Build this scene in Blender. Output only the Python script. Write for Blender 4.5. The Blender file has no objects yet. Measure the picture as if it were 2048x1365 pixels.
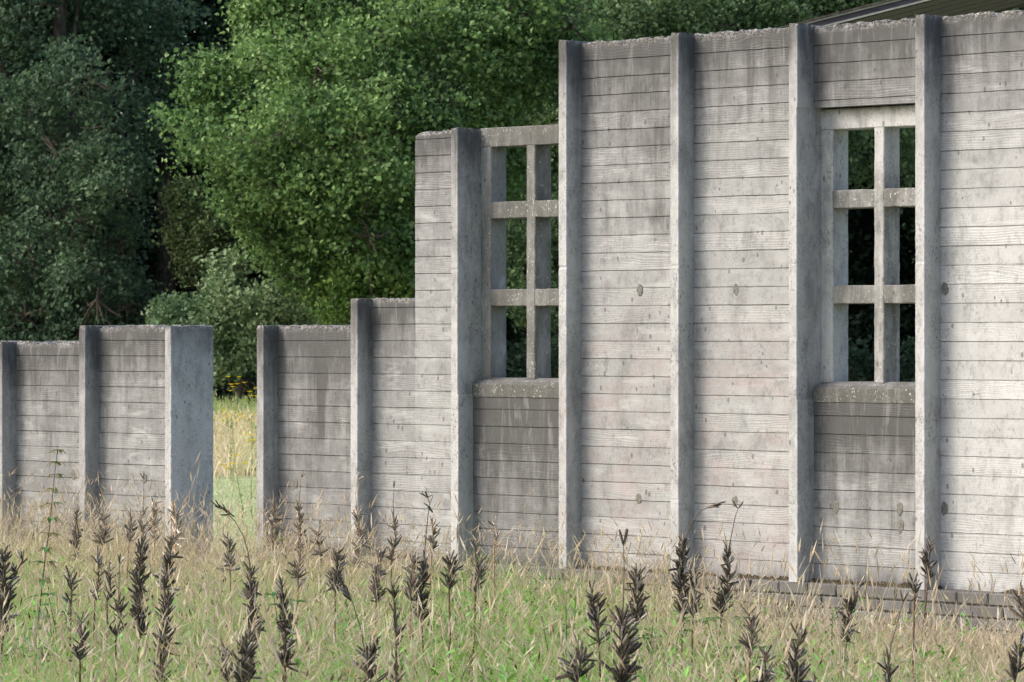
import bpy, math, random
import numpy as np
random.seed(7); RNG = np.random.default_rng(7)
scene = bpy.context.scene
COL = scene.collection
# ------------------------------------------------------------------ camera figures
FPX = 7600.0; HC = 1.75; HOR = 670.0; CX = 1024.0
TH = math.radians(43.877); CT, ST = math.cos(TH), math.sin(TH); Z0 = 23.895
def px(x, y, Z):                      # a place seen at photo pixel (x, y), Z metres ahead
    return np.array([(x - CX) / FPX * Z, Z, HC - (y - HOR) * Z / FPX])
def S(x, y=0.0):                      # distance along the wall for a photo column
    xi = (x - CX) / FPX
    return (xi * (Z0 + y * CT) - y * ST) / (CT + xi * ST)
def wallY(X):                         # depth of the wall's face at world X
    return Z0 - X / CT * ST
# ------------------------------------------------------------------ helpers
def h3(ix, iy, iz):
    n = (ix * 73856093) ^ (iy * 19349663) ^ (iz * 83492791)
    n = (n ^ (n >> 13)) * 1274126177 & 0x7fffffff
    return ((n ^ (n >> 16)) & 0xffff) / 65535.0
def vnoise(p, sc=1.0, seed=0):
    p = np.asarray(p, float) * sc
    i = np.floor(p).astype(np.int64); f = p - i; f = f * f * (3 - 2 * f)
    r = 0
    for dx in (0, 1):
        for dy in (0, 1):
            for dz in (0, 1):
                w = (f[:, 0] if dx else 1 - f[:, 0]) * (f[:, 1] if dy else 1 - f[:, 1]) * (f[:, 2] if dz else 1 - f[:, 2])
                r = r + w * h3(i[:, 0] + dx + seed * 101, i[:, 1] + dy, i[:, 2] + dz)
    return r
def fbm(p, sc, seed=0):
    return (vnoise(p, sc, seed) + .5 * vnoise(p, sc * 2.1, seed + 1) + .25 * vnoise(p, sc * 4.3, seed + 2)) / 1.75
def mesh(name, V, quads=None, tris=None, mat=None, parent=None, attrs=None, smooth=False):
    V = np.asarray(V, np.float32).reshape(-1, 3)
    q = np.asarray(quads if quads is not None else [], np.int32).reshape(-1, 4)
    t = np.asarray(tris if tris is not None else [], np.int32).reshape(-1, 3)
    me = bpy.data.meshes.new(name)
    me.vertices.add(len(V)); me.vertices.foreach_set('co', V.ravel())
    nl = q.size + t.size
    me.loops.add(nl); me.loops.foreach_set('vertex_index', np.concatenate([q.ravel(), t.ravel()]))
    me.polygons.add(len(q) + len(t))
    st = np.concatenate([np.arange(len(q)) * 4, q.size + np.arange(len(t)) * 3])
    me.polygons.foreach_set('loop_start', st.astype(np.int32))
    me.update(calc_edges=True); me.validate()
    me.polygons.foreach_set('use_smooth', np.full(len(me.polygons), smooth, bool))
    for k, a in (attrs or {}).items():
        a = np.asarray(a, np.float32)
        if a.ndim == 0: a = np.full(len(V), float(a), np.float32)
        if a.ndim == 2:
            if a.shape[1] == 3: a = np.hstack([a, np.ones((len(a), 1), np.float32)])
            at = me.attributes.new(k, 'FLOAT_COLOR', 'POINT'); at.data.foreach_set('color', a.ravel())
        else:
            at = me.attributes.new(k, 'FLOAT', 'POINT'); at.data.foreach_set('value', a)
    if mat: me.materials.append(mat)
    o = bpy.data.objects.new(name, me); COL.objects.link(o)
    if parent: o.parent = parent
    return o
def thing(name, label, cat, loc=(0, 0, 0), rz=0, group=None):
    o = bpy.data.objects.new(name, None); COL.objects.link(o); o.empty_display_size = .1
    o.location = loc; o.rotation_euler = (0, 0, rz); o['label'] = label; o['category'] = cat
    if group: o['group'] = group
    return o
def tag(o, label, cat=None, group=None, kind=None):
    o['label'] = label
    if cat: o['category'] = cat
    if group: o['group'] = group
    if kind: o['kind'] = kind
    return o
class MB:                              # collects vertices and faces for one mesh
    def __init__(s): s.V = []; s.Q = []; s.T = []; s.C = []; s.n = 0
    def add(s, V, Q=(), T=(), c=None):
        V = np.asarray(V, float).reshape(-1, 3)
        if len(Q): s.Q.append(np.asarray(Q, int) + s.n)
        if len(T): s.T.append(np.asarray(T, int) + s.n)
        s.V.append(V); s.n += len(V)
        if c is not None:
            c = np.asarray(c, float)
            s.C.append(np.tile(c, (len(V), 1)) if c.ndim == 1 else c)
    def build(s, name, mat, parent=None, smooth=False):
        return mesh(name, np.vstack(s.V), np.vstack(s.Q) if s.Q else None, np.vstack(s.T) if s.T else None, mat, parent,
                    {'Col': np.vstack(s.C)} if s.C else None, smooth)
    def tube(s, pts, rad, k=6, c=None):
        pts = np.asarray(pts, float); n = len(pts); rad = np.broadcast_to(rad, (n,))
        d = np.gradient(pts, axis=0); d /= np.linalg.norm(d, axis=1)[:, None] + 1e-9
        a = np.cross(d, [0.31, .9, .12]); a /= np.linalg.norm(a, axis=1)[:, None] + 1e-9; b = np.cross(d, a)
        an = np.arange(k) * 2 * np.pi / k
        V = pts[:, None] + rad[:, None, None] * (np.cos(an)[None, :, None] * a[:, None] + np.sin(an)[None, :, None] * b[:, None])
        Q = [[i * k + j, i * k + (j + 1) % k, (i + 1) * k + (j + 1) % k, (i + 1) * k + j] for i in range(n - 1) for j in range(k)]
        s.add(V.reshape(-1, 3), Q, c=c)
    def leaf(s, base, d, L, W, c, up=(0, 0, 1), droop=.15, seg=4):   # a bent pointed leaf
        d = np.asarray(d, float); d = d / np.linalg.norm(d)
        side = np.cross(d, up); side /= np.linalg.norm(side) + 1e-9; nn = np.cross(side, d)
        V = []
        for i in range(seg + 1):
            t = i / seg; w = W * .5 * math.sin(math.pi * min(1, (.06 + .94 * t) ** .75)) + 1e-4
            p = np.asarray(base) + d * L * t - np.array([0, 0, 1]) * droop * L * t * t
            V += [p - side * w + nn * w * .35, p, p + side * w + nn * w * .35]
        Q = []
        for i in range(seg):
            for j in (0, 1): Q.append([i * 3 + j, i * 3 + j + 1, i * 3 + j + 4, i * 3 + j + 3])
        s.add(V, Q, c=c)

# ------------------------------------------------------------------ material helpers
class NT:
    def __init__(s, name):
        s.m = bpy.data.materials.new(name); s.m.use_nodes = True; s.t = s.m.node_tree; s.t.nodes.clear()
        s.out = s.t.nodes.new('ShaderNodeOutputMaterial')
    def n(s, ty, **kw):
        nd = s.t.nodes.new('ShaderNode' + ty)
        for k, v in kw.items(): setattr(nd, k, v)
        return nd
    def set(s, sock, v):
        if isinstance(v, bpy.types.NodeSocket): s.t.links.new(v, sock)
        elif v is not None:
            if hasattr(sock.default_value, '__len__') and len(sock.default_value) == 4 and len(v) == 3: v = (*v, 1)
            sock.default_value = v
    def math(s, op, a, b=None, c=None, clamp=False):
        nd = s.n('Math', operation=op, use_clamp=clamp)
        for i, v in enumerate((a, b, c)):
            if v is not None: s.set(nd.inputs[i], v)
        return nd.outputs[0]
    def sstep(s, v, a, b, lo=0., hi=1.):
        nd = s.n('MapRange', interpolation_type='SMOOTHSTEP')
        for i, w in enumerate((v, a, b, lo, hi)): s.set(nd.inputs[i], w)
        return nd.outputs[0]
    def noise(s, vec, scale, detail=4., rough=.55, dist=0.):
        nd = s.n('TexNoise'); s.set(nd.inputs['Vector'], vec); nd.inputs['Scale'].default_value = scale
        nd.inputs['Detail'].default_value = detail; nd.inputs['Roughness'].default_value = rough; nd.inputs['Distortion'].default_value = dist
        return nd.outputs['Fac']
    def map(s, vec, scale=(1, 1, 1), loc=(0, 0, 0)):
        nd = s.n('Mapping'); s.set(nd.inputs[0], vec); nd.inputs['Scale'].default_value = scale; nd.inputs['Location'].default_value = loc
        return nd.outputs[0]
    def mix(s, f, a, b, blend='MIX'):
        nd = s.n('Mix', data_type='RGBA', blend_type=blend); s.set(nd.inputs[0], f); s.set(nd.inputs[6], a); s.set(nd.inputs[7], b)
        return nd.outputs[2]
    def attr(s, name, out='Fac'):
        return s.n('Attribute', attribute_name=name).outputs[out]
    def bsdf(s, col, rough=.9, spec=.25, bump=None, bstr=.5, bdist=.003):
        b = s.n('BsdfPrincipled'); s.set(b.inputs['Base Color'], col); s.set(b.inputs['Roughness'], rough)
        b.inputs['Specular IOR Level'].default_value = spec
        if bump is not None:
            bn = s.n('Bump'); bn.inputs['Strength'].default_value = bstr; bn.inputs['Distance'].default_value = bdist
            s.set(bn.inputs['Height'], bump); s.t.links.new(bn.outputs[0], b.inputs['Normal'])
        s.t.links.new(b.outputs[0], s.out.inputs[0]); return b

def concrete(name, boards=False, base=(.315, .317, .315), dark=(.213, .214, .214), lichen=0., grimecol=(.078, .077, .075)):
    t = NT(name); P = t.n('TexCoord').outputs['Object']
    sep = t.n('SeparateXYZ'); t.set(sep.inputs[0], P); x, y, z = sep.outputs
    big = t.noise(P, 2.3, 5, .6); mid = t.noise(P, 13, 5, .65); fine = t.noise(P, 95, 4, .7)
    streak = t.noise(t.map(P, (9, 9, .9)), 1, 6, .68, .6); streak2 = t.noise(t.map(P, (34, 34, 3.), (3, 1, 2)), 1, 4, .65, .5)
    col = t.mix(t.sstep(big, .3, .72), dark, base)
    col = t.mix(t.sstep(mid, .35, .8, 0, .35), col, (base[0] * 1.18, base[1] * 1.18, base[2] * 1.17))
    white = t.attr('white'); pink = t.attr('pink'); grime_tone = t.attr('grime_tone')
    col = t.mix(t.math('MULTIPLY', white, t.sstep(mid, .2, .7, .7, 1.)), col, (.56, .562, .556))
    pk = t.math('MULTIPLY', pink, t.sstep(t.noise(t.map(P, (3, 3, 5), (5, 2, 9)), 1, 5, .7), .4, .68))
    col = t.mix(pk, col, (.41, .345, .335))
    spk = t.math('MULTIPLY', t.sstep(t.noise(t.map(P, (70, 70, 52), (8, 3, 5)), 1, 3, .6), .52, .66), t.sstep(t.noise(P, 5.5, 4, .6), .38, .66, .12, 1.))
    col = t.mix(t.math('MULTIPLY', spk, .42 if boards else .66), col, (.10, .098, .092))
    pt = t.math('MULTIPLY', t.sstep(t.noise(t.map(P, (150, 150, 105), (1, 3, 7)), 1, 2, .5), .56, .68), t.sstep(t.noise(P, 3.4, 4, .65), .40, .62, .1, 1.))
    col = t.mix(t.math('MULTIPLY', pt, .40 if boards else .6), col, (.09, .088, .083))
    dab = t.sstep(t.noise(t.map(P, (16, 16, 8), (5, 5, 2)), 1, 5, .7), .52, .68); col = t.mix(t.math('MULTIPLY', dab, .42), col, (.14, .139, .136))
    blo = t.sstep(t.noise(t.map(P, (4.2, 4.2, 2.4), (2, 7, 3)), 1, 7, .72), .46, .70)
    col = t.mix(t.math('MULTIPLY', blo, .50), col, (.145, .144, .141))
    ble = t.math('MULTIPLY', t.sstep(t.noise(t.map(P, (3.2, 3.2, 11) if boards else (9, 9, 4), (6, 1, 8)), 1, 6, .66), .48, .70), t.sstep(grime_tone, .9, .1, .2, .75))
    col = t.mix(ble, col, (.50, .502, .498))
    height = t.math('ADD', t.math('MULTIPLY', fine, .5), t.math('MULTIPLY', mid, .6))
    if boards:
        bi = t.math('FLOOR', t.math('DIVIDE', t.math('SUBTRACT', z, .091), .108))
        cell = t.math('ROUND', t.math('MULTIPLY', t.attr('bay'), 100.))
        cv = t.n('CombineXYZ'); t.set(cv.inputs[0], cell); t.set(cv.inputs[2], bi)
        wn = t.n('TexWhiteNoise', noise_dimensions='3D'); t.set(wn.inputs['Vector'], cv.outputs[0]); rnd = wn.outputs['Value']
        sc = t.n('SeparateColor'); t.set(sc.inputs[0], wn.outputs['Color']); r2, r3 = sc.outputs[0], sc.outputs[1]
        gv = t.n('CombineXYZ'); t.set(gv.inputs[0], t.math('MULTIPLY', x, 1.9)); t.set(gv.inputs[1], t.math('MULTIPLY', rnd, 61.))
        t.set(gv.inputs[2], t.math('MULTIPLY', z, 8.))
        wob = t.noise(gv.outputs[0], 1, 2.5, .5)
        ph = t.math('ADD', t.math('MULTIPLY', z, 440.), t.math('MULTIPLY', wob, t.math('ADD', t.math('MULTIPLY', r3, 62.), 8.)))
        g = t.math('SINE', ph); g = t.math('MULTIPLY', t.math('ADD', g, 1.), .5); g = t.math('POWER', g, 1.7)
        fl = t.noise(t.map(P, (5, 5, 230)), 1, 2, .6)
        gm = t.math('MULTIPLY', t.sstep(r2, .15, .9, .1, 1.), t.sstep(t.noise(t.map(P, (2.2, 2, 9), (1, 4, 2)), 1, 3), .32, .6, .35, 1.))
        height = t.math('ADD', t.math('MULTIPLY', height, .35), t.math('MULTIPLY', t.math('ADD', g, t.math('MULTIPLY', fl, .9)), gm))
        col = t.mix(t.math('MULTIPLY', t.math('SUBTRACT', 1., g), t.math('MULTIPLY', gm, .26)), col, (.17, .165, .16))
        hs = t.n('HueSaturation'); t.set(hs.inputs['Color'], col); t.set(hs.inputs['Value'], t.math('ADD', .88, t.math('MULTIPLY', rnd, .24))); col = hs.outputs[0]
    gsum = t.math('ADD', grime_tone, t.math('ADD', t.math('MULTIPLY', t.math('SUBTRACT', streak, .5), 1.25), t.math('ADD', t.math('MULTIPLY', t.math('SUBTRACT', streak2, .5), .3), t.math('ADD', t.math('MULTIPLY', t.math('SUBTRACT', big, .5), .8), t.math('MULTIPLY', t.math('SUBTRACT', t.noise(t.map(P, (7, 7, 7), (4, 4, 1)), 1, 6, .7), .5), .9)))))
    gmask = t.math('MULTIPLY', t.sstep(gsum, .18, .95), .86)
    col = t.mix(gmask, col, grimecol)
    run = t.math('MULTIPLY', t.sstep(t.noise(t.map(P, (17, 17, 2.6), (9, 2, 4)), 1, 6, .72, .8), .50, .70), t.sstep(gmask, .25, .6, 0, .42))
    col = t.mix(run, col, (.33, .33, .32))
    vo = t.n('TexVoronoi'); t.set(vo.inputs['Vector'], t.map(P, (27, 27, 15))); vo.inputs['Scale'].default_value = 1
    so = t.n('SeparateColor'); t.set(so.inputs[0], vo.outputs['Color'])
    pit = t.math('MULTIPLY', t.math('LESS_THAN', vo.outputs['Distance'], t.math('MULTIPLY', t.math('POWER', so.outputs[1], 1.6), .25)), t.math('GREATER_THAN', so.outputs[0], .66))
    col = t.mix(t.math('MULTIPLY', pit, .6), col, (.09, .085, .08))
    height = t.math('SUBTRACT', height, t.math('MULTIPLY', pit, .9))
    if lichen:
        li = t.math('MULTIPLY', t.sstep(t.noise(t.map(P, (85, 85, 62), (.3, .2, .1)), 1, 3, .6), .60, .68), t.sstep(t.noise(P, 9, 3, .6), .42, .58))
        li = t.math('MULTIPLY', li, t.sstep(grime_tone, .3, .55))
        col = t.mix(t.math('MULTIPLY', li, .85), col, (.60, .60, .54))
        gr = t.math('MULTIPLY', t.sstep(fine, .45, .75), t.sstep(grime_tone, .3, .6, 0, .35)); col = t.mix(gr, col, (.33, .31, .22))
    cr = t.attr('crust')                                             # broken rim with pale aggregate and moss
    vc = t.n('TexVoronoi'); t.set(vc.inputs['Vector'], t.map(P, (95, 95, 95))); vc.inputs['Scale'].default_value = 1
    sc2 = t.n('SeparateColor'); t.set(sc2.inputs[0], vc.outputs['Color'])
    cc = t.mix(t.sstep(sc2.outputs[0], .25, .75), (.095, .092, .082), (.40, .39, .37))
    cc = t.mix(t.math('GREATER_THAN', sc2.outputs[1], .93), cc, (.10, .06, .035))
    col = t.mix(t.math('MULTIPLY', cr, t.sstep(t.noise(P, 20, 4), .36, .6, .1, .8)), col, cc)
    t.bsdf(col, .92, .18, height, .55 if boards else .4, .0028 if boards else .003)
    return t.m
M = {}
M['board'] = concrete('board_marked_concrete', True)
M['smooth'] = concrete('smooth_concrete', False, (.315, .317, .316), (.23, .231, .231))
M['frame'] = concrete('window_concrete', False, (.30, .299, .29), (.225, .223, .217), .5, (.088, .087, .082))

def simple(name, c1, c2, scale=20., rough=.9, spec=.2, bs=.3, bd=.004, mapping=(1, 1, 1)):
    t = NT(name); P = t.map(t.n('TexCoord').outputs['Object'], mapping); nz = t.noise(P, scale, 5, .65)
    t.bsdf(t.mix(t.sstep(nz, .3, .7), c1, c2), rough, spec, nz, bs, bd); return t.m
M['brick'] = None
def brickmat():
    t = NT('plinth_brick'); P = t.n('TexCoord').outputs['Object']
    a = t.attr('Col', 'Color'); nz = t.noise(P, 28, 5, .7); n2 = t.noise(P, 5, 4, .6)
    col = t.mix(t.sstep(nz, .3, .75, 0, .6), a, (.21, .205, .195)); col = t.mix(t.sstep(n2, .4, .7, 0, .8), col, (.10, .095, .088))
    t.bsdf(col, .95, .15, nz, .6, .005); return t.m
M['brick'] = brickmat()
M['mortar'] = simple('dark_mortar', (.055, .052, .048), (.11, .105, .095), 40)
M['plug'] = simple('tie_hole_mortar', (.11, .105, .09), (.24, .23, .2), 60)
M['moss'] = simple('dry_moss', (.035, .026, .016), (.11, .085, .05), 50, bs=.8, bd=.01)
M['bark'] = simple('bark', (.05, .042, .033), (.13, .115, .095), 14, bs=.8, bd=.03, mapping=(1, 1, .25))
def attrmat(name, rough=.6, spec=.3, trans=0., var=.0):
    t = NT(name); c = t.attr('Col', 'Color')
    if var:
        nz = t.noise(t.n('TexCoord').outputs['Object'], 90, 3, .6); hs = t.n('HueSaturation'); t.set(hs.inputs['Color'], c)
        t.set(hs.inputs['Value'], t.sstep(nz, .25, .75, 1 - var, 1 + var)); c = hs.outputs[0]
    b = t.bsdf(c, rough, spec)
    if trans:
        tr = t.n('BsdfTranslucent'); hs = t.n('HueSaturation'); t.set(hs.inputs['Color'], c); hs.inputs['Value'].default_value = 1.3; hs.inputs['Saturation'].default_value = 1.1
        t.set(tr.inputs[0], hs.outputs[0]); mx = t.n('MixShader'); mx.inputs[0].default_value = trans
        t.t.links.new(b.outputs[0], mx.inputs[1]); t.t.links.new(tr.outputs[0], mx.inputs[2]); t.t.links.new(mx.outputs[0], t.out.inputs[0])
    return t.m
M['leaf'] = attrmat('tree_leaf', .55, .3, .3)
M['grass'] = attrmat('grass_blade', .6, .25, .3)
M['plant'] = attrmat('plant_leaf', .5, .35, .2)
M['pod'] = attrmat('seed_pod', .9, .06, 0, .5)
M['flower'] = attrmat('flower_petal', .6, .2, .2)

# ------------------------------------------------------------------ ground
def ground():
    t = NT('meadow_soil'); P = t.n('TexCoord').outputs['Object']
    a = t.noise(P, .35, 6, .6); b = t.noise(P, 9, 6, .7); c = t.noise(P, 60, 3, .7)
    col = t.mix(t.sstep(a, .4, .62), (.16, .13, .075), (.085, .115, .04)); col = t.mix(t.sstep(b, .35, .7, 0, .7), col, (.20, .165, .10))
    t.bsdf(col, .95, .1, t.math('ADD', b, c), .8, .03)
    n = 90; g = np.linspace(-1, 1, n); g = np.sign(g) * np.abs(g) ** 2.6 * 1500
    X, Y = np.meshgrid(g, g + 30); V = np.stack([X, Y, np.zeros_like(X)], -1).reshape(-1, 3)
    V[:, 2] = (fbm(V, .8, 3) - .5) * .05 * (np.abs(V[:, 1] - 30) < 60)
    i = np.arange(n * n).reshape(n, n); Q = np.stack([i[:-1, :-1], i[:-1, 1:], i[1:, 1:], i[1:, :-1]], -1).reshape(-1, 4)
    o = mesh('ground', V, Q, None, t.m, smooth=True); o['kind'] = 'structure'; o['label'] = 'dry meadow soil under the grass'
    t = NT('mown_turf'); P = t.n('TexCoord').outputs['Object']
    a = t.noise(P, 1.6, 6, .65); b = t.noise(P, 30, 5, .7)
    col = t.mix(t.sstep(a, .35, .7), (.36, .42, .2), (.46, .49, .28)); col = t.mix(t.sstep(b, .5, .75, 0, .6), col, (.36, .37, .22))
    t.bsdf(col, .95, .1, b, .9, .03)
    xs = np.linspace(-14, 12, 90); ys = np.linspace(0, 1, 70); V = []
    for v in ys:
        for xx in xs:
            y0 = wallY(xx) + .6; V.append((xx, y0 + (45.5 - y0) * v, 0))
    V = np.array(V); V[:, 2] = .045 + (fbm(V, 1.4, 8) - .5) * .06
    i = np.arange(len(V)).reshape(70, 90); Q = np.stack([i[:-1, :-1], i[:-1, 1:], i[1:, 1:], i[1:, :-1]], -1).reshape(-1, 4)
    o = mesh('mown_path', V, Q, None, t.m, smooth=True); o['kind'] = 'structure'; o['label'] = 'strip of mown green grass behind the gap in the wall'
ground()

# ------------------------------------------------------------------ concrete wall
T = .264; TOPS = dict(A=1.703, B=1.815, C=1.8125, D1=1.986, D2=3.058, M=3.56)
#        key front-left  corner  side-foot  top  depth
FINS = {'F0': (-9, 4, 31, 1.703, .126), 'F1': (157, 170, 198, 1.817, .127), 'F2': (330, 342, None, 1.815, .129),
        'F3': (512.6, 526.8, 556, 1.815, .132), 'F4': (701, 715, 744, 1.99, .131), 'F5': (902, 916.5, 946, 3.065, .133),
        'F6': (1117, 1132.7, 1162.6, 3.57, .135), 'F7': (1339, 1357, 1387.7, 3.565, .1395), 'F8': (1577, 1595, 1628, 3.565, .147),
        'F9': (1830, 1849, 1881.4, 3.565, .149), 'F10': (2085, 2105, 2139, 3.565, .15)}
FS = {}
for k, (xa, xb, xc, top, D) in FINS.items():
    s1 = S(xb, -D); s0 = S(xa, -D); s0 = s1 - .068 if k != 'F2' else s1 - .066
    FS[k] = (s0, s1, top, D)
def ring_sweep(name, prof, L0, L1, axis, step, mat, parent, jit=.002, attr=None, seed=0, post=None):
    """closed profile swept along axis ('z' or 's'); prof = list of (a,b); faces closed at both ends"""
    n = max(2, int(abs(L1 - L0) / step) + 1); ts = np.linspace(L0, L1, n); k = len(prof); pr = np.array(prof)
    V = np.zeros((n, k, 3))
    if axis == 'z': V[:, :, 0] = pr[None, :, 0]; V[:, :, 1] = pr[None, :, 1]; V[:, :, 2] = ts[:, None]
    else: V[:, :, 0] = ts[:, None]; V[:, :, 1] = pr[None, :, 0]; V[:, :, 2] = pr[None, :, 1]
    V = V.reshape(-1, 3); j = (np.stack([vnoise(V, 23, seed), vnoise(V, 23, seed + 5), vnoise(V, 23, seed + 9)], 1) - .5) * 2 * jit
    j2 = (np.stack([vnoise(V, 90, seed + 2), vnoise(V, 90, seed + 6), vnoise(V, 90, seed + 8)], 1) - .5) * .9 * jit
    if axis == 'z': j[:, 2] = 0; j2[:, 2] = 0
    else: j[:, 0] = 0; j2[:, 0] = 0
    V0 = V.copy(); V = V + j + j2
    if post is not None: V = post(V, V0)
    i = np.arange(n * k).reshape(n, k)
    Q = np.stack([i[:-1], np.roll(i[:-1], -1, 1), np.roll(i[1:], -1, 1), i[1:]], -1).reshape(-1, 4)
    c0 = V[:k].mean(0); c1 = V[-k:].mean(0); m = len(V); V = np.vstack([V, c0, c1])
    Tt = [[m, (q + 1) % k, q] for q in range(k)] + [[m + 1, (n - 1) * k + q, (n - 1) * k + (q + 1) % k] for q in range(k)]
    at = attr(np.vstack([V0, c0, c1])) if attr else None
    return mesh(name, V, Q, Tt, mat, parent, at)
def chamfer_rect(a0, a1, b0, b1, r=.005, sub=3):
    P = []
    def seg(p, q):
        for t in np.linspace(0, 1, sub + 1)[:-1]: P.append((p[0] + (q[0] - p[0]) * t, p[1] + (q[1] - p[1]) * t))
    c = [(a0 + r, b0), (a1 - r, b0), (a1, b0 + r), (a1, b1 - r), (a1 - r, b1), (a0 + r, b1), (a0, b1 - r), (a0, b0 + r)]
    for q in range(8): seg(c[q], c[(q + 1) % 8]) if q % 2 == 0 else P.append(c[q])
    return P
def fin(key, parent, z0=.31, shift=0., label=None):
    s0, s1, top, D = FS[key]; s0 -= shift; s1 -= shift; y1 = T - .004
    prof = chamfer_rect(s0, s1, -D, y1, .0042, 4)
    def attr(V):
        d = top - V[:, 2]; g = 1.15 * np.exp(-d / .30) + .0 + .22 * np.exp(-d / 1.1)
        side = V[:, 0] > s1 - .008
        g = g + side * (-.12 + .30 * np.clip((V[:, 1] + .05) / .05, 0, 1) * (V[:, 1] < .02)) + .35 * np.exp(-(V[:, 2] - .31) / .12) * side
        if key == 'F2': g = .6 * np.exp(-d / .25) + .05 + .6 * np.exp(-(V[:, 2] - .31) / .2)
        if key in ('F5', 'F8'): g += .5 * side * np.exp(-((V[:, 2] - 1.40) / .09) ** 2)
        if key == 'F0' or key == 'F1' or key == 'F3': g += .08
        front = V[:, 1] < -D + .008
        w = (.2 if key in ('F0', 'F1', 'F3') else .75) * front * np.clip(d / .9, 0, 1) + (.85 if key == 'F2' else .22 if key in ('F0', 'F1', 'F3', 'F4') else .42) * (V[:, 0] > s1 - .008) * np.clip(d / .5, 0, 1)  # right-facing sides painted paler to lift their shade
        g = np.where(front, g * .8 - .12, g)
        return dict(grime_tone=g, white=w, pink=(.5 if key == 'F6' else .12) * front * (V[:, 2] < 1.5), crust=np.clip(1 - d / .035, 0, 1))
    def post(V, V0):
        d = top - V0[:, 2]; front = V0[:, 1] < -D + .01
        for zj in (.756, 2.167):
            if top > zj + .2: V[:, 1] += np.where(front, .006 * np.exp(-((V0[:, 2] - zj) / .005) ** 2), 0)
        if key in ('F5', 'F8'):                     # recess of the jamb above the sill line, with a sloped foot
            hi = 3.07 if key == 'F8' else 9
            m = (V0[:, 0] > s1 - .008) & (V0[:, 1] < .07) & (V0[:, 2] > 1.37) & (V0[:, 2] < hi); V[:, 0] -= np.where(m, .006, 0)
        e = np.clip(1 - d / .05, 0, 1); nz = fbm(V0, 34, 4) - .35; cx = np.array([(s0 + s1) / 2, (y1 - D) / 2, 0])
        V[:, 2] -= e * np.clip(nz, 0, 1) * .03; r = e[:, None] ** 2 * .16
        V[:, :2] = V[:, :2] * (1 - r) + np.clip(V[:, :2], [s0 + .014, -D + .014], [s1 - .014, y1 - .014]) * r
        V[:, :2] += (e * (fbm(V0, 60, 9) - .5) * .014)[:, None]
        return V
    o = ring_sweep('pilaster', prof, z0 if top > 1.5 else .2, top, 'z', .0125, M['smooth'], parent, .0012, attr, hash(key) % 50 if False else len(key) * 7 + int(s0 * 10) % 40, post)
    if label: o['label'] = label
    return o
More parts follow.
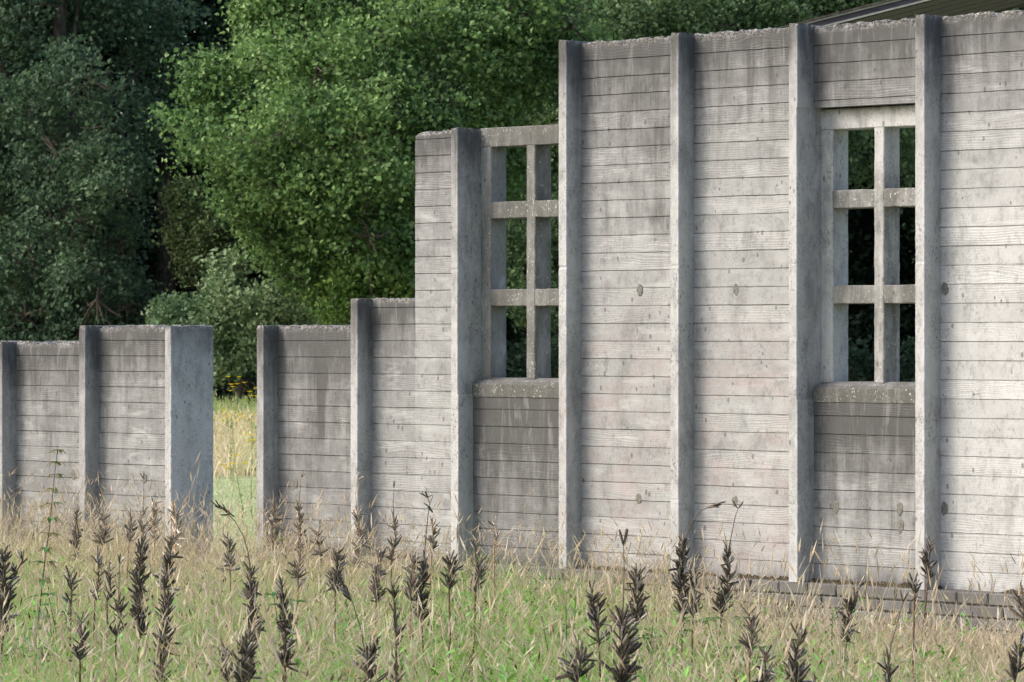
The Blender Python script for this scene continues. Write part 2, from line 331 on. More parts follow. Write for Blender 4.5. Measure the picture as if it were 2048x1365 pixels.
def panel(parent, sa, sb, zb, zt, bay, seed, shift=0., name='wall_panel', label=None, rim=True):
    """board-marked sheet wrapped over the top and down the back: one closed body"""
    sa -= shift; sb -= shift; ns = max(3, int((sb - sa) / .016) + 1); ss = np.linspace(sa, sb, ns); rr = random.Random(seed)
    k0 = math.ceil((zb - .091 + .004) / .108); joints = [.091 + .108 * k for k in range(k0, 60) if .091 + .108 * k < zt - .012]
    rows = []; off = rr.uniform(-.0015, .0015)
    def board(a, b, off, til):
        for f in (0, .33, .66, 1): rows.append((a + (b - a) * f, off + til * (f - .5), 0))
    edges = [zb] + joints + [zt - .022]
    for i in range(len(edges) - 1):
        off = rr.uniform(-.0022, .0022); til = rr.uniform(-.002, .002)
        a = edges[i] + (.0028 if i else 0); b = edges[i + 1] - (.0028 if i < len(edges) - 2 else 0)
        board(a, b, off, til)
        if i < len(edges) - 2: rows.append((edges[i + 1] - .0011, .008, 1)); rows.append((edges[i + 1] + .0011, .008, 1))
    rows += [(zt - .012, off + .001, 0), (zt - .005, off + .004, 0), (zt, off + .012, 0)]
    rows += [(zt, yy, 0) for yy in (.03, .06, .1, .14, .18, .22, T - .012)] + [(zt - .01, T, 0), (zt - .3, T, 0), (zb, T, 0)]
    R = np.array(rows); nr = len(R)
    V = np.zeros((nr, ns, 3)); V[:, :, 0] = ss[None]; V[:, :, 1] = R[:, None, 1]; V[:, :, 2] = R[:, None, 0]; V = V.reshape(-1, 3); V0 = V.copy()
    groove = np.repeat(R[:, 2], ns); sh = V0 + [shift, 0, 0]
    d = zt - V0[:, 2]; e = np.clip(1 - d / (.034 if rim else .001), 0, 1)
    nz = fbm(sh, 17, seed) - .40; n2 = vnoise(sh, 75, seed + 3) - .5
    V[:, 2] -= e * (np.clip(nz, -.05, 1) * .06 + n2 * .009); V[:, 1] += np.where(V0[:, 1] < .02, e * (np.clip(nz, 0, 1) * .05 + n2 * .012), 0)
    V[:, 1] += (fbm(sh, 7, seed + 1) - .5) * .004 + groove * (vnoise(sh, 16, seed + 8) - .5) * .006
    V[:, 2] += (vnoise(sh * [1, 0, 1], 9, seed + 1) - .5) * .0025 * (e == 0)
    i = np.arange(nr * ns).reshape(nr, ns); Q = np.stack([i[:-1, :-1], i[:-1, 1:], i[1:, 1:], i[1:, :-1]], -1).reshape(-1, 4)
    Qb = np.stack([i[-1, :-1], i[-1, 1:], i[0, 1:], i[0, :-1]], -1); Q = np.vstack([Q, Qb])
    Tt = []; m = len(V); V = np.vstack([V, [sa, .12, (zb + zt) / 2], [sb, .12, (zb + zt) / 2]]); V0 = np.vstack([V0, V[-2:]]); groove = np.append(groove, [0, 0]); e = np.append(e, [0, 0]); d = np.append(d, [1, 1])
    for r in range(nr): r2 = (r + 1) % nr; Tt.append([m, i[r2, 0], i[r, 0]]); Tt.append([m + 1, i[r, -1], i[r2, -1]])
    zz = V0[:, 2]; sx = V0[:, 0]; tall = zt > 3
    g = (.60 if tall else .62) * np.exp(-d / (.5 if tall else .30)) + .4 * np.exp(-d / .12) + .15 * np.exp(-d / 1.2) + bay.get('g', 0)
    g = g + .36 * np.exp(-(sx - sa - .0) / .06) * (.1 + .75 * np.exp(-d / .8)) * (bay.get('side', 1)) + .55 * np.exp(-(zz - .31) / .07)  # darker beside the left pilaster, mostly near the top; soil splash at the foot
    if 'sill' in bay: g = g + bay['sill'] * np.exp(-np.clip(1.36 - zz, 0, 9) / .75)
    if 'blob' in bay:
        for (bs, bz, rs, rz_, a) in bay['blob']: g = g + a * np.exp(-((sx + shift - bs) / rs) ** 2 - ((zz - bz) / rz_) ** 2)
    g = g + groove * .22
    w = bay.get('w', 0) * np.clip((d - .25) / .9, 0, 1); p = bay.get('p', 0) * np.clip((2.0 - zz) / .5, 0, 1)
    o = mesh(name, V, Q, Tt, M['board'], parent, dict(grime_tone=g, white=w, pink=p, crust=np.clip(e * 1.3, 0, 1), bay=np.full(len(V), seed * .01)))
    if label: o['label'] = label
    return o
def tie_hole(parent, x, y, shift=0.):
    s = S(x) - shift; h = 29.9 + .004346 * x; z = HC + (HOR - y) / h * .108
    n = 14; a = np.arange(n) * 2 * np.pi / n; r = 1 + RNG.uniform(-.18, .18, n); ph = RNG.uniform(.85, 1.1)
    V = np.vstack([[[s, -.0034, z]], np.stack([s + .022 * r * np.cos(a), np.full(n, -.003), z + .034 * r * ph * np.sin(a)], 1),
                   np.stack([s + .026 * r * np.cos(a), np.full(n, .004), z + .038 * r * ph * np.sin(a)], 1)])
    Tt = [[0, 1 + j, 1 + (j + 1) % n] for j in range(n)]; Q = [[1 + j, n + 1 + j, n + 1 + (j + 1) % n, 1 + (j + 1) % n] for j in range(n)]
    return mesh('tie_hole', V, Q, Tt, M['plug'], parent)
def plinth(parent, sa, sb, ztop, D, shift=0., seed=1):
    mb = MB(); rr = random.Random(seed); cw, ch = .216, .0695; z = ztop; row = 0
    while z > -.05:
        s = sa - (cw * .5 if row % 2 else 0); 
        while s < sb:
            a, b = max(s, sa) + .004, min(s + cw, sb) - .004
            if b - a > .02:
                y0 = -D - .004 + rr.uniform(-.003, .003); zz0, zz1 = z - ch + .004, z - .004; y1 = T - .02
                if row == 0: zz1 = z
                c = .006; tn = rr.uniform(.75, 1.15)
                V = [(a, y0 + c, zz0), (b, y0 + c, zz0), (b, y0 + c, zz1), (a, y0 + c, zz1), (a + c, y0, zz0 + c), (b - c, y0, zz0 + c), (b - c, y0, zz1 - c), (a + c, y0, zz1 - c),
                     (a, y1, zz0), (b, y1, zz0), (b, y1, zz1), (a, y1, zz1)]
                V = np.array(V) + RNG.uniform(-.0018, .0018, (12, 3)) - [shift, 0, 0]
                Q = [(4, 5, 6, 7), (0, 1, 5, 4), (1, 2, 6, 5), (2, 3, 7, 6), (3, 0, 4, 7), (0, 8, 9, 1), (1, 9, 10, 2), (2, 10, 11, 3), (3, 11, 8, 0), (8, 11, 10, 9)]
                mb.add(V, Q, c=(.17 * tn, .167 * tn, .162 * tn))
            s += cw
        z -= ch; row += 1
    o = mb.build('plinth', M['brick'], parent)
    V = np.array([(a - shift, b, c) for a in (sa + .01, sb - .01) for b in (-D + .008, T - .03) for c in (-.1, ztop - .012)])
    mesh('mortar_bed', V, [(0, 1, 3, 2), (4, 6, 7, 5), (0, 4, 5, 1), (2, 3, 7, 6), (1, 5, 7, 3), (0, 2, 6, 4)], None, M['mortar'], o)
    return o
def moss(name, s0, s1, z, D, n, label, seed):
    """low clumps of dead moss and crumbs lying along the ledge at the foot of the panels"""
    r = np.random.default_rng(seed); mb = MB()
    for _ in range(n):
        s = r.uniform(s0, s1); y = -abs(r.normal(0, .03)) - .004
        w = r.uniform(.008, .03); hgt = r.uniform(.006, .026) * math.exp(y / .06)
        if fbm(np.array([[s * 3, 0, 0]]), 1.3, seed)[0] < .42 or y < -D + .01: continue
        k = 6; a = np.arange(k) * 2 * np.pi / k + r.uniform(0, 1)
        ri = r.uniform(.7, 1.3, k); V = [[s + w * ri[j] * math.cos(a[j]), min(-.003, y + w * .5 * ri[j] * math.sin(a[j])), z + .001] for j in range(k)]
        V += [[s + w * .55 * ri[j] * math.cos(a[j]), min(-.004, y + w * .3 * ri[j] * math.sin(a[j])), z + hgt * r.uniform(.5, 1)] for j in range(k)] + [[s, y, z + hgt * 1.1]]
        Q = [[j, (j + 1) % k, k + (j + 1) % k, k + j] for j in range(k)]; Tt = [[k + j, k + (j + 1) % k, 2 * k] for j in range(k)]
        mb.add(V, Q, Tt)
    o = mb.build(name, M['moss']); o.location = (0, Z0, 0); o.rotation_euler = (0, 0, -TH); tag(o, label, kind='stuff'); o['category'] = 'moss'
def at_s(s, y=0., z=0.): return (s * CT + y * ST, Z0 - s * ST + y * CT, z)

# --- right, taller wall
sh = FS['F3'][0]
wr = thing('concrete_wall', 'tall stepped board-marked concrete wall with two window openings, right of the gap', 'wall', at_s(sh), -TH)
e = .012
def sp(a, b): return FS[a][1] - e, FS[b][0] + e
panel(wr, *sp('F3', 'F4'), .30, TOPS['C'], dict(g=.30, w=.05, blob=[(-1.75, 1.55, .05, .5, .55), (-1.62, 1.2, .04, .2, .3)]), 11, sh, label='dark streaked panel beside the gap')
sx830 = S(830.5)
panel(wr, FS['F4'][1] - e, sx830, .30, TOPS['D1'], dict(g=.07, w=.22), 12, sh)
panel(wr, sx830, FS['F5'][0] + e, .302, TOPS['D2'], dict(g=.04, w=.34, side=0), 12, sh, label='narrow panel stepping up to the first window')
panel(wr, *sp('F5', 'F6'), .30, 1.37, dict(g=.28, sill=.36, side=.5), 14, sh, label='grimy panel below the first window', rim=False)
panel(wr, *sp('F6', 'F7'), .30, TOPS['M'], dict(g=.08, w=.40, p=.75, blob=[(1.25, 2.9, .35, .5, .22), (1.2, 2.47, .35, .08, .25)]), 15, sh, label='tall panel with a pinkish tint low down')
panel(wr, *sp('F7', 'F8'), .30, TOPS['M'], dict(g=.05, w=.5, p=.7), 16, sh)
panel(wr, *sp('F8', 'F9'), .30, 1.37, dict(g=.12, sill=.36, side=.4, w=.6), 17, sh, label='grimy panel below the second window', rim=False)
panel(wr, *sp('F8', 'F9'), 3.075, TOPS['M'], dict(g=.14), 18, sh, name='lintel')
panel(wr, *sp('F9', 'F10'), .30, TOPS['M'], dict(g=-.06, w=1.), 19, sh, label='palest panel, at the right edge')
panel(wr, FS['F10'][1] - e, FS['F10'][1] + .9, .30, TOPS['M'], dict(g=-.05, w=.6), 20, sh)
for k in ('F3', 'F4', 'F5', 'F6', 'F7', 'F8', 'F9', 'F10'): fin(k, wr, shift=sh)
for x, y in ((591, 968), (1279, 581), (1472, 580), (1889, 578), (1277, 997), (1470, 1003), (1672, 1014), (1800, 1018), (1802, 1054), (1889, 1018)): tie_hole(wr, x, y, sh)
plinth(wr, FS['F3'][0], FS['F10'][1] + .9, .31, .142, sh, 3)
def window(a, b, mull, top, lintel):
    s0 = FS[a][1] - sh - .007; s1 = FS[b][0] - sh; y0, y1 = .075, .222; zb = 1.474; z1 = top
    m0, m1 = mull[0] - sh, mull[1] - sh; st = .083 + .007
    def attr(f): return lambda V: dict(grime_tone=f(V), white=np.where(V[:, 2] > HC + 1.15, 1. if lintel else 0, .8 if lintel else 0))
    gw = .32 if not lintel else .1
    fr = ring_sweep('window_frame', chamfer_rect(s0, s0 + st, y0, y1, .004), zb, z1 - .122, 'z', .03, M['frame'], wr, .0016, attr(lambda V: gw + .15 * (V[:, 1] < y0 + .01) + .3 * np.exp(-(V[:, 2] - zb) / .05)), 3)
    # the far stile and the head rail belong to the same cast frame
    b1 = ring_sweep('stile', chamfer_rect(s1 - .083, s1 + .005, y0, y1, .004), zb, z1 - .122, 'z', .03, M['frame'], fr, .0016, attr(lambda V: gw + 0 * V[:, 0]), 5)
    b2 = ring_sweep('head_rail', chamfer_rect(y0 - .001, y1 + .001, z1 - .122, z1, .004), s0, s1 + .005, 's', .03, M['frame'], fr, .0016,
                    attr(lambda V: (.7 if not lintel else -.35 + .95 * np.exp(-(z1 - V[:, 2]) / .025))), 7)
    ring_sweep('mullion', chamfer_rect(m0, m1, y0 - .002, y1 + .002, .005), zb, z1 - .122, 'z', .025, M['frame'], fr, .002,
               attr(lambda V: .58 - (.62 * np.clip((V[:, 2] - 2.65) / .2, 0, 1) if lintel else 0)), 9)
    for zc in (HC + .79, HC + .234):
        for (p, q) in ((s0 + st, m0), (m1, s1 - .083)):
            ring_sweep('transom', chamfer_rect(y0 + .001, y1 - .001, zc - .0535, zc + .0535, .005), p - .006, q + .006, 's', .025, M['frame'], fr, .002, attr(lambda V: .72 + 0 * V[:, 0]), 13 + int(zc * 9))
    prof = []
    pts = [(-.006, 1.358), (-.006, 1.436), (-.002, 1.44), (.03, 1.456), (y0 + .02, 1.477), (T + .012, 1.477), (T + .012, 1.358)]
    for i in range(len(pts)):
        p, q = pts[i], pts[(i + 1) % len(pts)]; kk = 4 if i in (0, 3, 4, 5, 6) else 2
        prof += [(p[0] + (q[0] - p[0]) * f, p[1] + (q[1] - p[1]) * f) for f in np.linspace(0, 1, kk + 1)[:-1]]
    ring_sweep('sill', prof[::-1], s0 + .005, s1 + .004, 's', .02, M['frame'], wr, .0016, lambda V: dict(grime_tone=1.25 + .1 * (V[:, 1] < 0) - .6 * (V[:, 2] > 1.45), white=0 * V[:, 0]), 17)
window('F5', 'F6', (.0543, .1298), TOPS['D2'] + .006, False)
window('F8', 'F9', (2.8343, 2.9077), 3.07, True)

# --- left, low wall
shl = FS['F2'][1]
wl = thing('concrete_wall', 'low board-marked concrete wall ending at the left of the gap', 'wall', at_s(shl), -TH)
panel(wl, FS['F0'][1] - e, FS['F1'][0] + e, .30, TOPS['A'], dict(g=.20, w=.05), 31, shl)
panel(wl, FS['F1'][1] - e, FS['F2'][0] + e, .30, TOPS['B'], dict(g=.18, w=.1), 32, shl)
panel(wl, FS['F0'][0] - .9, FS['F0'][0] + e, .30, TOPS['A'], dict(g=.2), 33, shl)
for k in ('F0', 'F1'): fin(k, wl, shift=shl)
fin('F2', wl, shift=shl, label='smooth concrete end pier of the low wall')
for x, y in ((147, 950), (289, 957)): tie_hole(wl, x, y, shl)
plinth(wl, FS['F0'][0] - .9, FS['F2'][1] - .01, .31, .125, shl, 5)
o = ring_sweep('kerb', chamfer_rect(-.12, .2, -.05, .245, .008), FS['F2'][1] + .003, FS['F3'][0] - .003, 's', .03, M['smooth'], None, .003, lambda V: dict(grime_tone=.2 + 0 * V[:, 0]), 21)
o.location = (0, Z0, 0); o.rotation_euler = (0, 0, -TH); o['kind'] = 'structure'; o['label'] = 'low concrete kerb across the gap between the two walls'
moss('moss', FS['F3'][0], FS['F10'][1], .31, .14, 1500, 'dead brown moss and crumbs on the ledge at the foot of the tall wall', 4)

# ------------------------------------------------------------------ shelter roof behind the wall
def shelter():
    th = thing('shelter', 'grey plank roof with pale barge board showing above the right end of the wall', 'shelter', (px(1850, 670, 34)[0], 34, 0))
    wood = simple('weathered_planks', (.062, .056, .070), (.115, .105, .125), 9, mapping=(.35, 6, 6), bs=.5, bd=.01)
    trim = simple('pale_trim', (.30, .295, .265), (.40, .39, .355), 12); ox = th.location.x
    zn, zf = 34.0, 38.6
    def P(x, y, Z): p = px(x, y, Z); return [p[0] - ox, p[1] - 34, p[2]]
    a = P(1560, 60, zn); b = P(2330, -135, zn)
    def slab(name, p, q, y0, y1, h, mat, par, dz=0):
        V = []
        for r in (p, q):
            for (yy, zz) in ((y0, 0), (y1, 0), (y1, h), (y0, h)): V.append([r[0], yy, r[2] + zz + dz])
        return mesh(name, V, [(0, 1, 2, 3), (7, 6, 5, 4), (0, 4, 5, 1), (1, 5, 6, 2), (2, 6, 7, 3), (3, 7, 4, 0)], None, mat, par)
    n = 12                                              # soffit planks following the rake
    for k in range(n):
        y0 = .06 + (zf - zn - .12) * k / n; y1 = .06 + (zf - zn - .12) * (k + 1) / n - .012
        slab('soffit_plank', a, b, y0, y1, .022, wood, th, -.085 + (.004 if k % 2 else 0))
    bb = slab('barge_board', a, b, -.02, .05, .075, wood, th, -.075)
    slab('trim', a, b, -.045, -.022, .016, trim, bb, -.012); slab('trim', a, b, -.045, -.022, .016, trim, bb, -.078)
    slab('roof_sheet', a, b, -.06, zf - zn + .05, .018, M['bark'], th, .006)
    slab('barge_board', a, b, zf - zn - .05, zf - zn + .01, .11, wood, th, -.10)
    for xx in (1650, 2280):
        for yy in (.25, zf - zn - .3):
            p = P(xx, 670, zn); zt = a[2] + (b[2] - a[2]) * (p[0] - a[0]) / (b[0] - a[0]) - .09
            V = [[p[0] + i, yy + j, z] for z in (0, zt) for (i, j) in ((-.07, -.07), (.07, -.07), (.07, .07), (-.07, .07))]
            mesh('post', V, [(0, 1, 2, 3), (4, 7, 6, 5), (0, 4, 5, 1), (1, 5, 6, 2), (2, 6, 7, 3), (3, 7, 4, 0)], None, wood, th)
shelter()

# ------------------------------------------------------------------ trees
def leaves_mesh(C, L, tones, seed, up=.5, grp=9):
    """C (n,3) leaf positions in sprigs of grp, one bent kite per leaf"""
    r = np.random.default_rng(seed); n = len(C); ng = n // grp + 1
    sn = r.normal(0, 1, (ng, 3)); sn[:, 2] = np.abs(sn[:, 2]) * .8 + up; sn /= np.linalg.norm(sn, axis=1)[:, None]
    gi = np.arange(n) // grp
    nrm = sn[gi] + r.normal(0, .42, (n, 3)); nrm /= np.linalg.norm(nrm, axis=1)[:, None]
    d = r.normal(0, 1, (n, 3)); d[:, 2] -= .5; d -= (d * nrm).sum(1)[:, None] * nrm; d /= np.linalg.norm(d, axis=1)[:, None] + 1e-9
    sd = np.cross(d, nrm); l = (L * r.uniform(.5, 1.35, n))[:, None]; w = l * r.uniform(.32, .46, n)[:, None]
    V = np.stack([C - d * l * .5, C - sd * w + d * l * .05 + nrm * w * .35, C + d * l * .5 - nrm * l * .1, C + sd * w + d * l * .05 + nrm * w * .35], 1).reshape(-1, 3)
    tones = np.array(tones); cl = vnoise(C, .9, seed); k = np.clip(cl * 1.0 + r.normal(0, .22, n) + r.normal(0, .22, ng)[gi], 0, .999) * (len(tones) - 1)
    i = k.astype(int); f = (k - i)[:, None]; col = tones[i] * (1 - f) + tones[np.minimum(i + 1, len(tones) - 1)] * f
    col = col * r.uniform(.75, 1.25, n)[:, None]
    return V, np.arange(n * 4).reshape(-1, 4), np.repeat(col, 4, axis=0)
def tree(name, label, cat, x, Z, blobs, L, tones, seed, group=None, dens=1.0, trunk=.2, up=.5, sprig=.15, fill=.5, gap=.44):
    """blobs: (photo x, photo y, radius px, depth offset) of leafy masses"""
    r = np.random.default_rng(seed); base = px(x, 0, Z); base[2] = 0
    th = thing(name, label, cat, tuple(base), 0, group); C = []; cen = []
    for (bx, by, br, dz) in blobs:
        c = px(bx, by, Z + dz) - base; R = br * (Z + dz) / FPX; cen.append((c, R))
        n = int(dens * 1.25 * math.pi * R * R * 2.6 / (.36 * L * L) * 2); ns = max(4, n // 9)
        d = r.normal(0, 1, (ns, 3)); d /= np.linalg.norm(d, axis=1)[:, None]; rad = R * (fill + (1 - fill) * r.uniform(0, 1, ns) ** .7)
        rad *= .78 + .5 * fbm(d * 1.0 + c, 2.2, seed)                      # uneven outline
        q = c + d * rad[:, None] * [1.08, 1.08, .92]
        q = q[fbm(q + 50, 1.35 / max(.8, R), seed + 4) + r.uniform(-.08, .08, ns) > gap]
        qq = np.repeat(q, 9, axis=0) + r.normal(0, sprig, (len(q) * 9, 3)) * [1, 1, .7]
        C.append(qq)
    C = np.vstack(C)
    V, Q, col = leaves_mesh(C, L, tones, seed, up)
    mesh('crown', V, Q, None, M['leaf'], th, {'Col': col})
    mb = MB(); top = max(c[2] for c, R in cen); mx = np.mean([c for c, R in cen], axis=0)
    tp = [np.array([0, 0, -.1]), np.array([mx[0] * .15, mx[1] * .15, top * .3]), np.array([mx[0] * .5, mx[1] * .5, top * .65]), np.array([mx[0], mx[1], top])]
    mb.tube(tp, [trunk, trunk * .8, trunk * .5, trunk * .15], 9)
    for c, R in cen:
        if R < .45: continue
        f = np.clip(c[2] / top * .55, .08, .7); p0 = tp[1] * (1 - f) + tp[2] * f if f > .3 else tp[0] * (1 - f) + tp[1] * f * 2
        e = c + r.normal(0, .2, 3) * R; m = (p0 + e) / 2 + r.normal(0, .12, 3) * R + [0, 0, .1 * R]
        mb.tube([p0, m, e], [trunk * .24, trunk * .13, trunk * .04], 6)
        for _ in range(7):
            d = r.normal(0, 1, 3); d /= np.linalg.norm(d); q = e + d * R * .75
            mb.tube([e, (e + q) / 2 + r.normal(0, .05, 3), q], [trunk * .12, trunk * .07, .008], 5)
    mb.build('trunk', M['bark'], th); return th
OAK = [(0.039, 0.074, 0.046), (0.062, 0.113, 0.064), (0.096, 0.165, 0.088), (0.145, 0.224, 0.120)]
POP = [(0.059, 0.118, 0.043), (0.105, 0.196, 0.066), (0.173, 0.284, 0.099), (0.255, 0.383, 0.140)]
MIDG = [(0.066, 0.125, 0.060), (0.111, 0.190, 0.085), (0.172, 0.262, 0.122), (0.253, 0.351, 0.164)]
WIL = [(0.086, 0.152, 0.076), (0.141, 0.226, 0.109), (0.204, 0.291, 0.147), (0.283, 0.364, 0.205)]
YEL = [(0.090, 0.168, 0.046), (0.155, 0.257, 0.065), (0.231, 0.347, 0.090), (0.322, 0.425, 0.129)]
DRK = [(0.026, 0.051, 0.031), (0.041, 0.078, 0.043), (0.064, 0.116, 0.060)]
BRN = [(0.067, 0.101, 0.042), (0.096, 0.139, 0.060), (0.134, 0.158, 0.066), (0.086, 0.164, 0.060)]
tree('oak_tree', 'dark blue-green oak filling the left edge above the low wall', 'tree', 120, 76,
     [(60, 30, 105, -.5), (215, 40, 80, .3), (150, 165, 85, -2.6), (60, 215, 70, -1.2), (235, 235, 70, -2.4), (110, 300, 85, -2.0), (215, 345, 80, -2.8), (30, 380, 80, -.8), (140, 420, 75, -2.2), (225, 470, 70, -1.2),
      (60, 520, 85, -1.8), (160, 570, 85, -2.6), (50, 640, 75, -1.4), (235, 600, 70, -1.5), (150, 680, 75, -1.5), (300, 130, 75, 1.2), (300, 260, 55, .4), (20, 130, 70, 0), (-30, 700, 90, 0), (-120, 300, 150, 0), (-110, 560, 140, 0),
      (270, 680, 60, -1.0), (100, -130, 170, 0), (-120, -60, 180, .5), (150, -330, 180, 0), (120, 350, 150, 1.5), (130, 600, 150, 1.5), (330, 20, 70, 1.5)], .11, OAK, 21, 'trees behind the wall', 1., .3, gap=.485)
tree('poplar_tree', 'bright green leafy tree in the middle, behind the step of the wall', 'tree', 760, 69,
     [(352, 122, 16, -1.2), (420, 128, 24, -1.4), (455, 138, 26, -1.3), (385, 165, 28, -1.3), (336, 232, 18, -1.3), (328, 302, 16, -1.3), (350, 330, 26, -1.2), (505, 60, 34, -.8), (515, 15, 40, -.8), (620, 40, 105, -.8), (545, 130, 75, -1.4), (640, 150, 80, -2.2), (440, 190, 60, -1.2), (395, 265, 55, -1.4), (480, 280, 75, -2.2), (575, 250, 80, -2.4), (680, 250, 80, -2.8), (740, 110, 90, -2), (850, 40, 95, -1.5), (770, 215, 80, -2.6), (560, 355, 75, -1.8),
      (655, 365, 80, -2.4), (760, 330, 75, -2.6), (830, 420, 80, -2), (870, 200, 85, -2.2), (960, 90, 90, -1.6), (1040, 20, 90, -1), (640, 455, 60, -1.2), (735, 470, 70, -2), (800, 520, 70, -1.4), (970, 220, 70, -.6), (880, 320, 75, -1.6), (430, 335, 50, -.9),
      (465, 400, 55, -1.0), (520, 440, 55, -.9), (560, 490, 55, -.6), (610, 540, 55, -.6), (690, 540, 80, -.4), (770, 590, 80, 0), (830, 500, 80, -.8), (1080, 130, 80, -.4), (1130, 40, 90, -.8), (910, 420, 80, -.6), (1000, 330, 80, 0), (700, 150, 190, 1.5), (820, 330, 190, 1.5), (600, 330, 150, 1.5), (960, 120, 150, 1), (700, -110, 150, 0), (900, -120, 150, 0), (800, -300, 180, 0), (1080, -100, 120, 0), (560, -60, 100, -.4)], .102, POP, 22, 'trees behind the wall', 1.15, .24, sprig=.165, gap=.475)
tree('maple_tree', 'mid-green tree rising behind the top of the tall wall', 'tree', 1330, 74,
     [(1200, 35, 75, -1.5), (1290, 60, 70, -2), (1380, 20, 80, -2), (1470, 50, 70, -1.8), (1560, 10, 75, -1.5), (1180, 20, 110, 0), (1290, 10, 120, -.6), (1420, 0, 130, -.6), (1550, 0, 120, 0), (1650, -60, 140, 0), (1150, 150, 90, .6), (1250, 120, 100, 0), (1060, 260, 100, 1), (1180, 300, 120, 1), (1050, 420, 110, .8),
      (1420, 150, 130, 0), (1650, 140, 130, 0), (1850, 20, 150, 0), (2040, 40, 140, 0), (1750, 250, 140, 1), (1100, 560, 110, 1), (1350, -170, 170, 0), (1600, -220, 180, 0), (1900, -150, 170, 0)], .10, MIDG, 23, 'trees behind the wall', 1., .26)
tree('shrub', 'pale grey-green shrub behind the end pier of the low wall', 'shrub', 480, 70.5,
     [(400, 650, 60, -.5), (350, 630, 45, -.4), (470, 600, 65, -.8), (450, 530, 40, -.5), (540, 580, 75, -.8), (560, 670, 80, -.6), (480, 690, 70, -.4), (640, 650, 70, -.2), (430, 730, 40, 0)], .095, WIL, 24, 'bushes in front of the trees', 1.05, .07, sprig=.11)
tree('shrub', 'yellow-green bush above the low step of the wall', 'shrub', 720, 68.5,
     [(690, 560, 65, -.4), (750, 580, 75, -.6), (690, 620, 60, -.5), (790, 530, 60, -.2), (820, 620, 70, 0), (730, 680, 80, 0), (650, 590, 35, 0)], .095, YEL, 25, 'bushes in front of the trees', 1.05, .07, sprig=.11)
tree('small_tree', 'small dull tree with browned leaves between the oak and the bright tree', 'tree', 400, 73,
     [(390, 470, 60, 0), (370, 400, 45, 0), (440, 450, 50, 0), (400, 530, 50, 0), (460, 510, 40, 0)], .075, BRN, 26, None, .8, .06, sprig=.1)
LB = ['', 'dark tree in the gloom between the oak and the bright tree', 'dark tree behind the bright middle tree', 'dark tree seen through the first window', 'dark tree hidden behind the tall panels', 'dark tree seen through the second window', 'dark tree behind the right end of the wall']
LB[0] = 'dark tree behind the oak at the left edge'
LB += ['dark tree outside the left of the view, nearest the edge', 'dark tree outside the left of the view, second from the edge', 'dark tree outside the left of the view, third from the edge', 'dark tree outside the right of the view, nearest the edge', 'dark tree outside the right of the view, second from the edge']
for i, xx in enumerate((-60, 330, 700, 1040, 1390, 1740, 2100, -420, -800, -1180, 2460, 2840)):
    bl = []
    rr = random.Random(40 + i)
    for yy in (740, 600, 430, 250, 70, -120, -320):
        for dx in (-150, -40, 70, 180): bl.append((xx + dx + rr.uniform(-50, 50), yy + rr.uniform(-50, 50), rr.uniform(130, 180), rr.uniform(-1.5, 3.5)))
    tree('forest_tree', LB[i], 'tree', xx, 86 + (i % 3) * 3, bl, .17, DRK, 50 + i, 'dark trees at the back', .75 if i < 7 else .45, .28, sprig=.25, fill=.3)
bl = [(x, y + random.uniform(-20, 20), random.uniform(45, 75), random.uniform(-1, 1)) for x in range(-1300, 2950, 75) for y in (745,)]
tree('hedge', 'low dark thicket along the foot of the trees', 'hedge', 1000, 77, bl, .12, DRK, 71, None, .9, .05, sprig=.2)

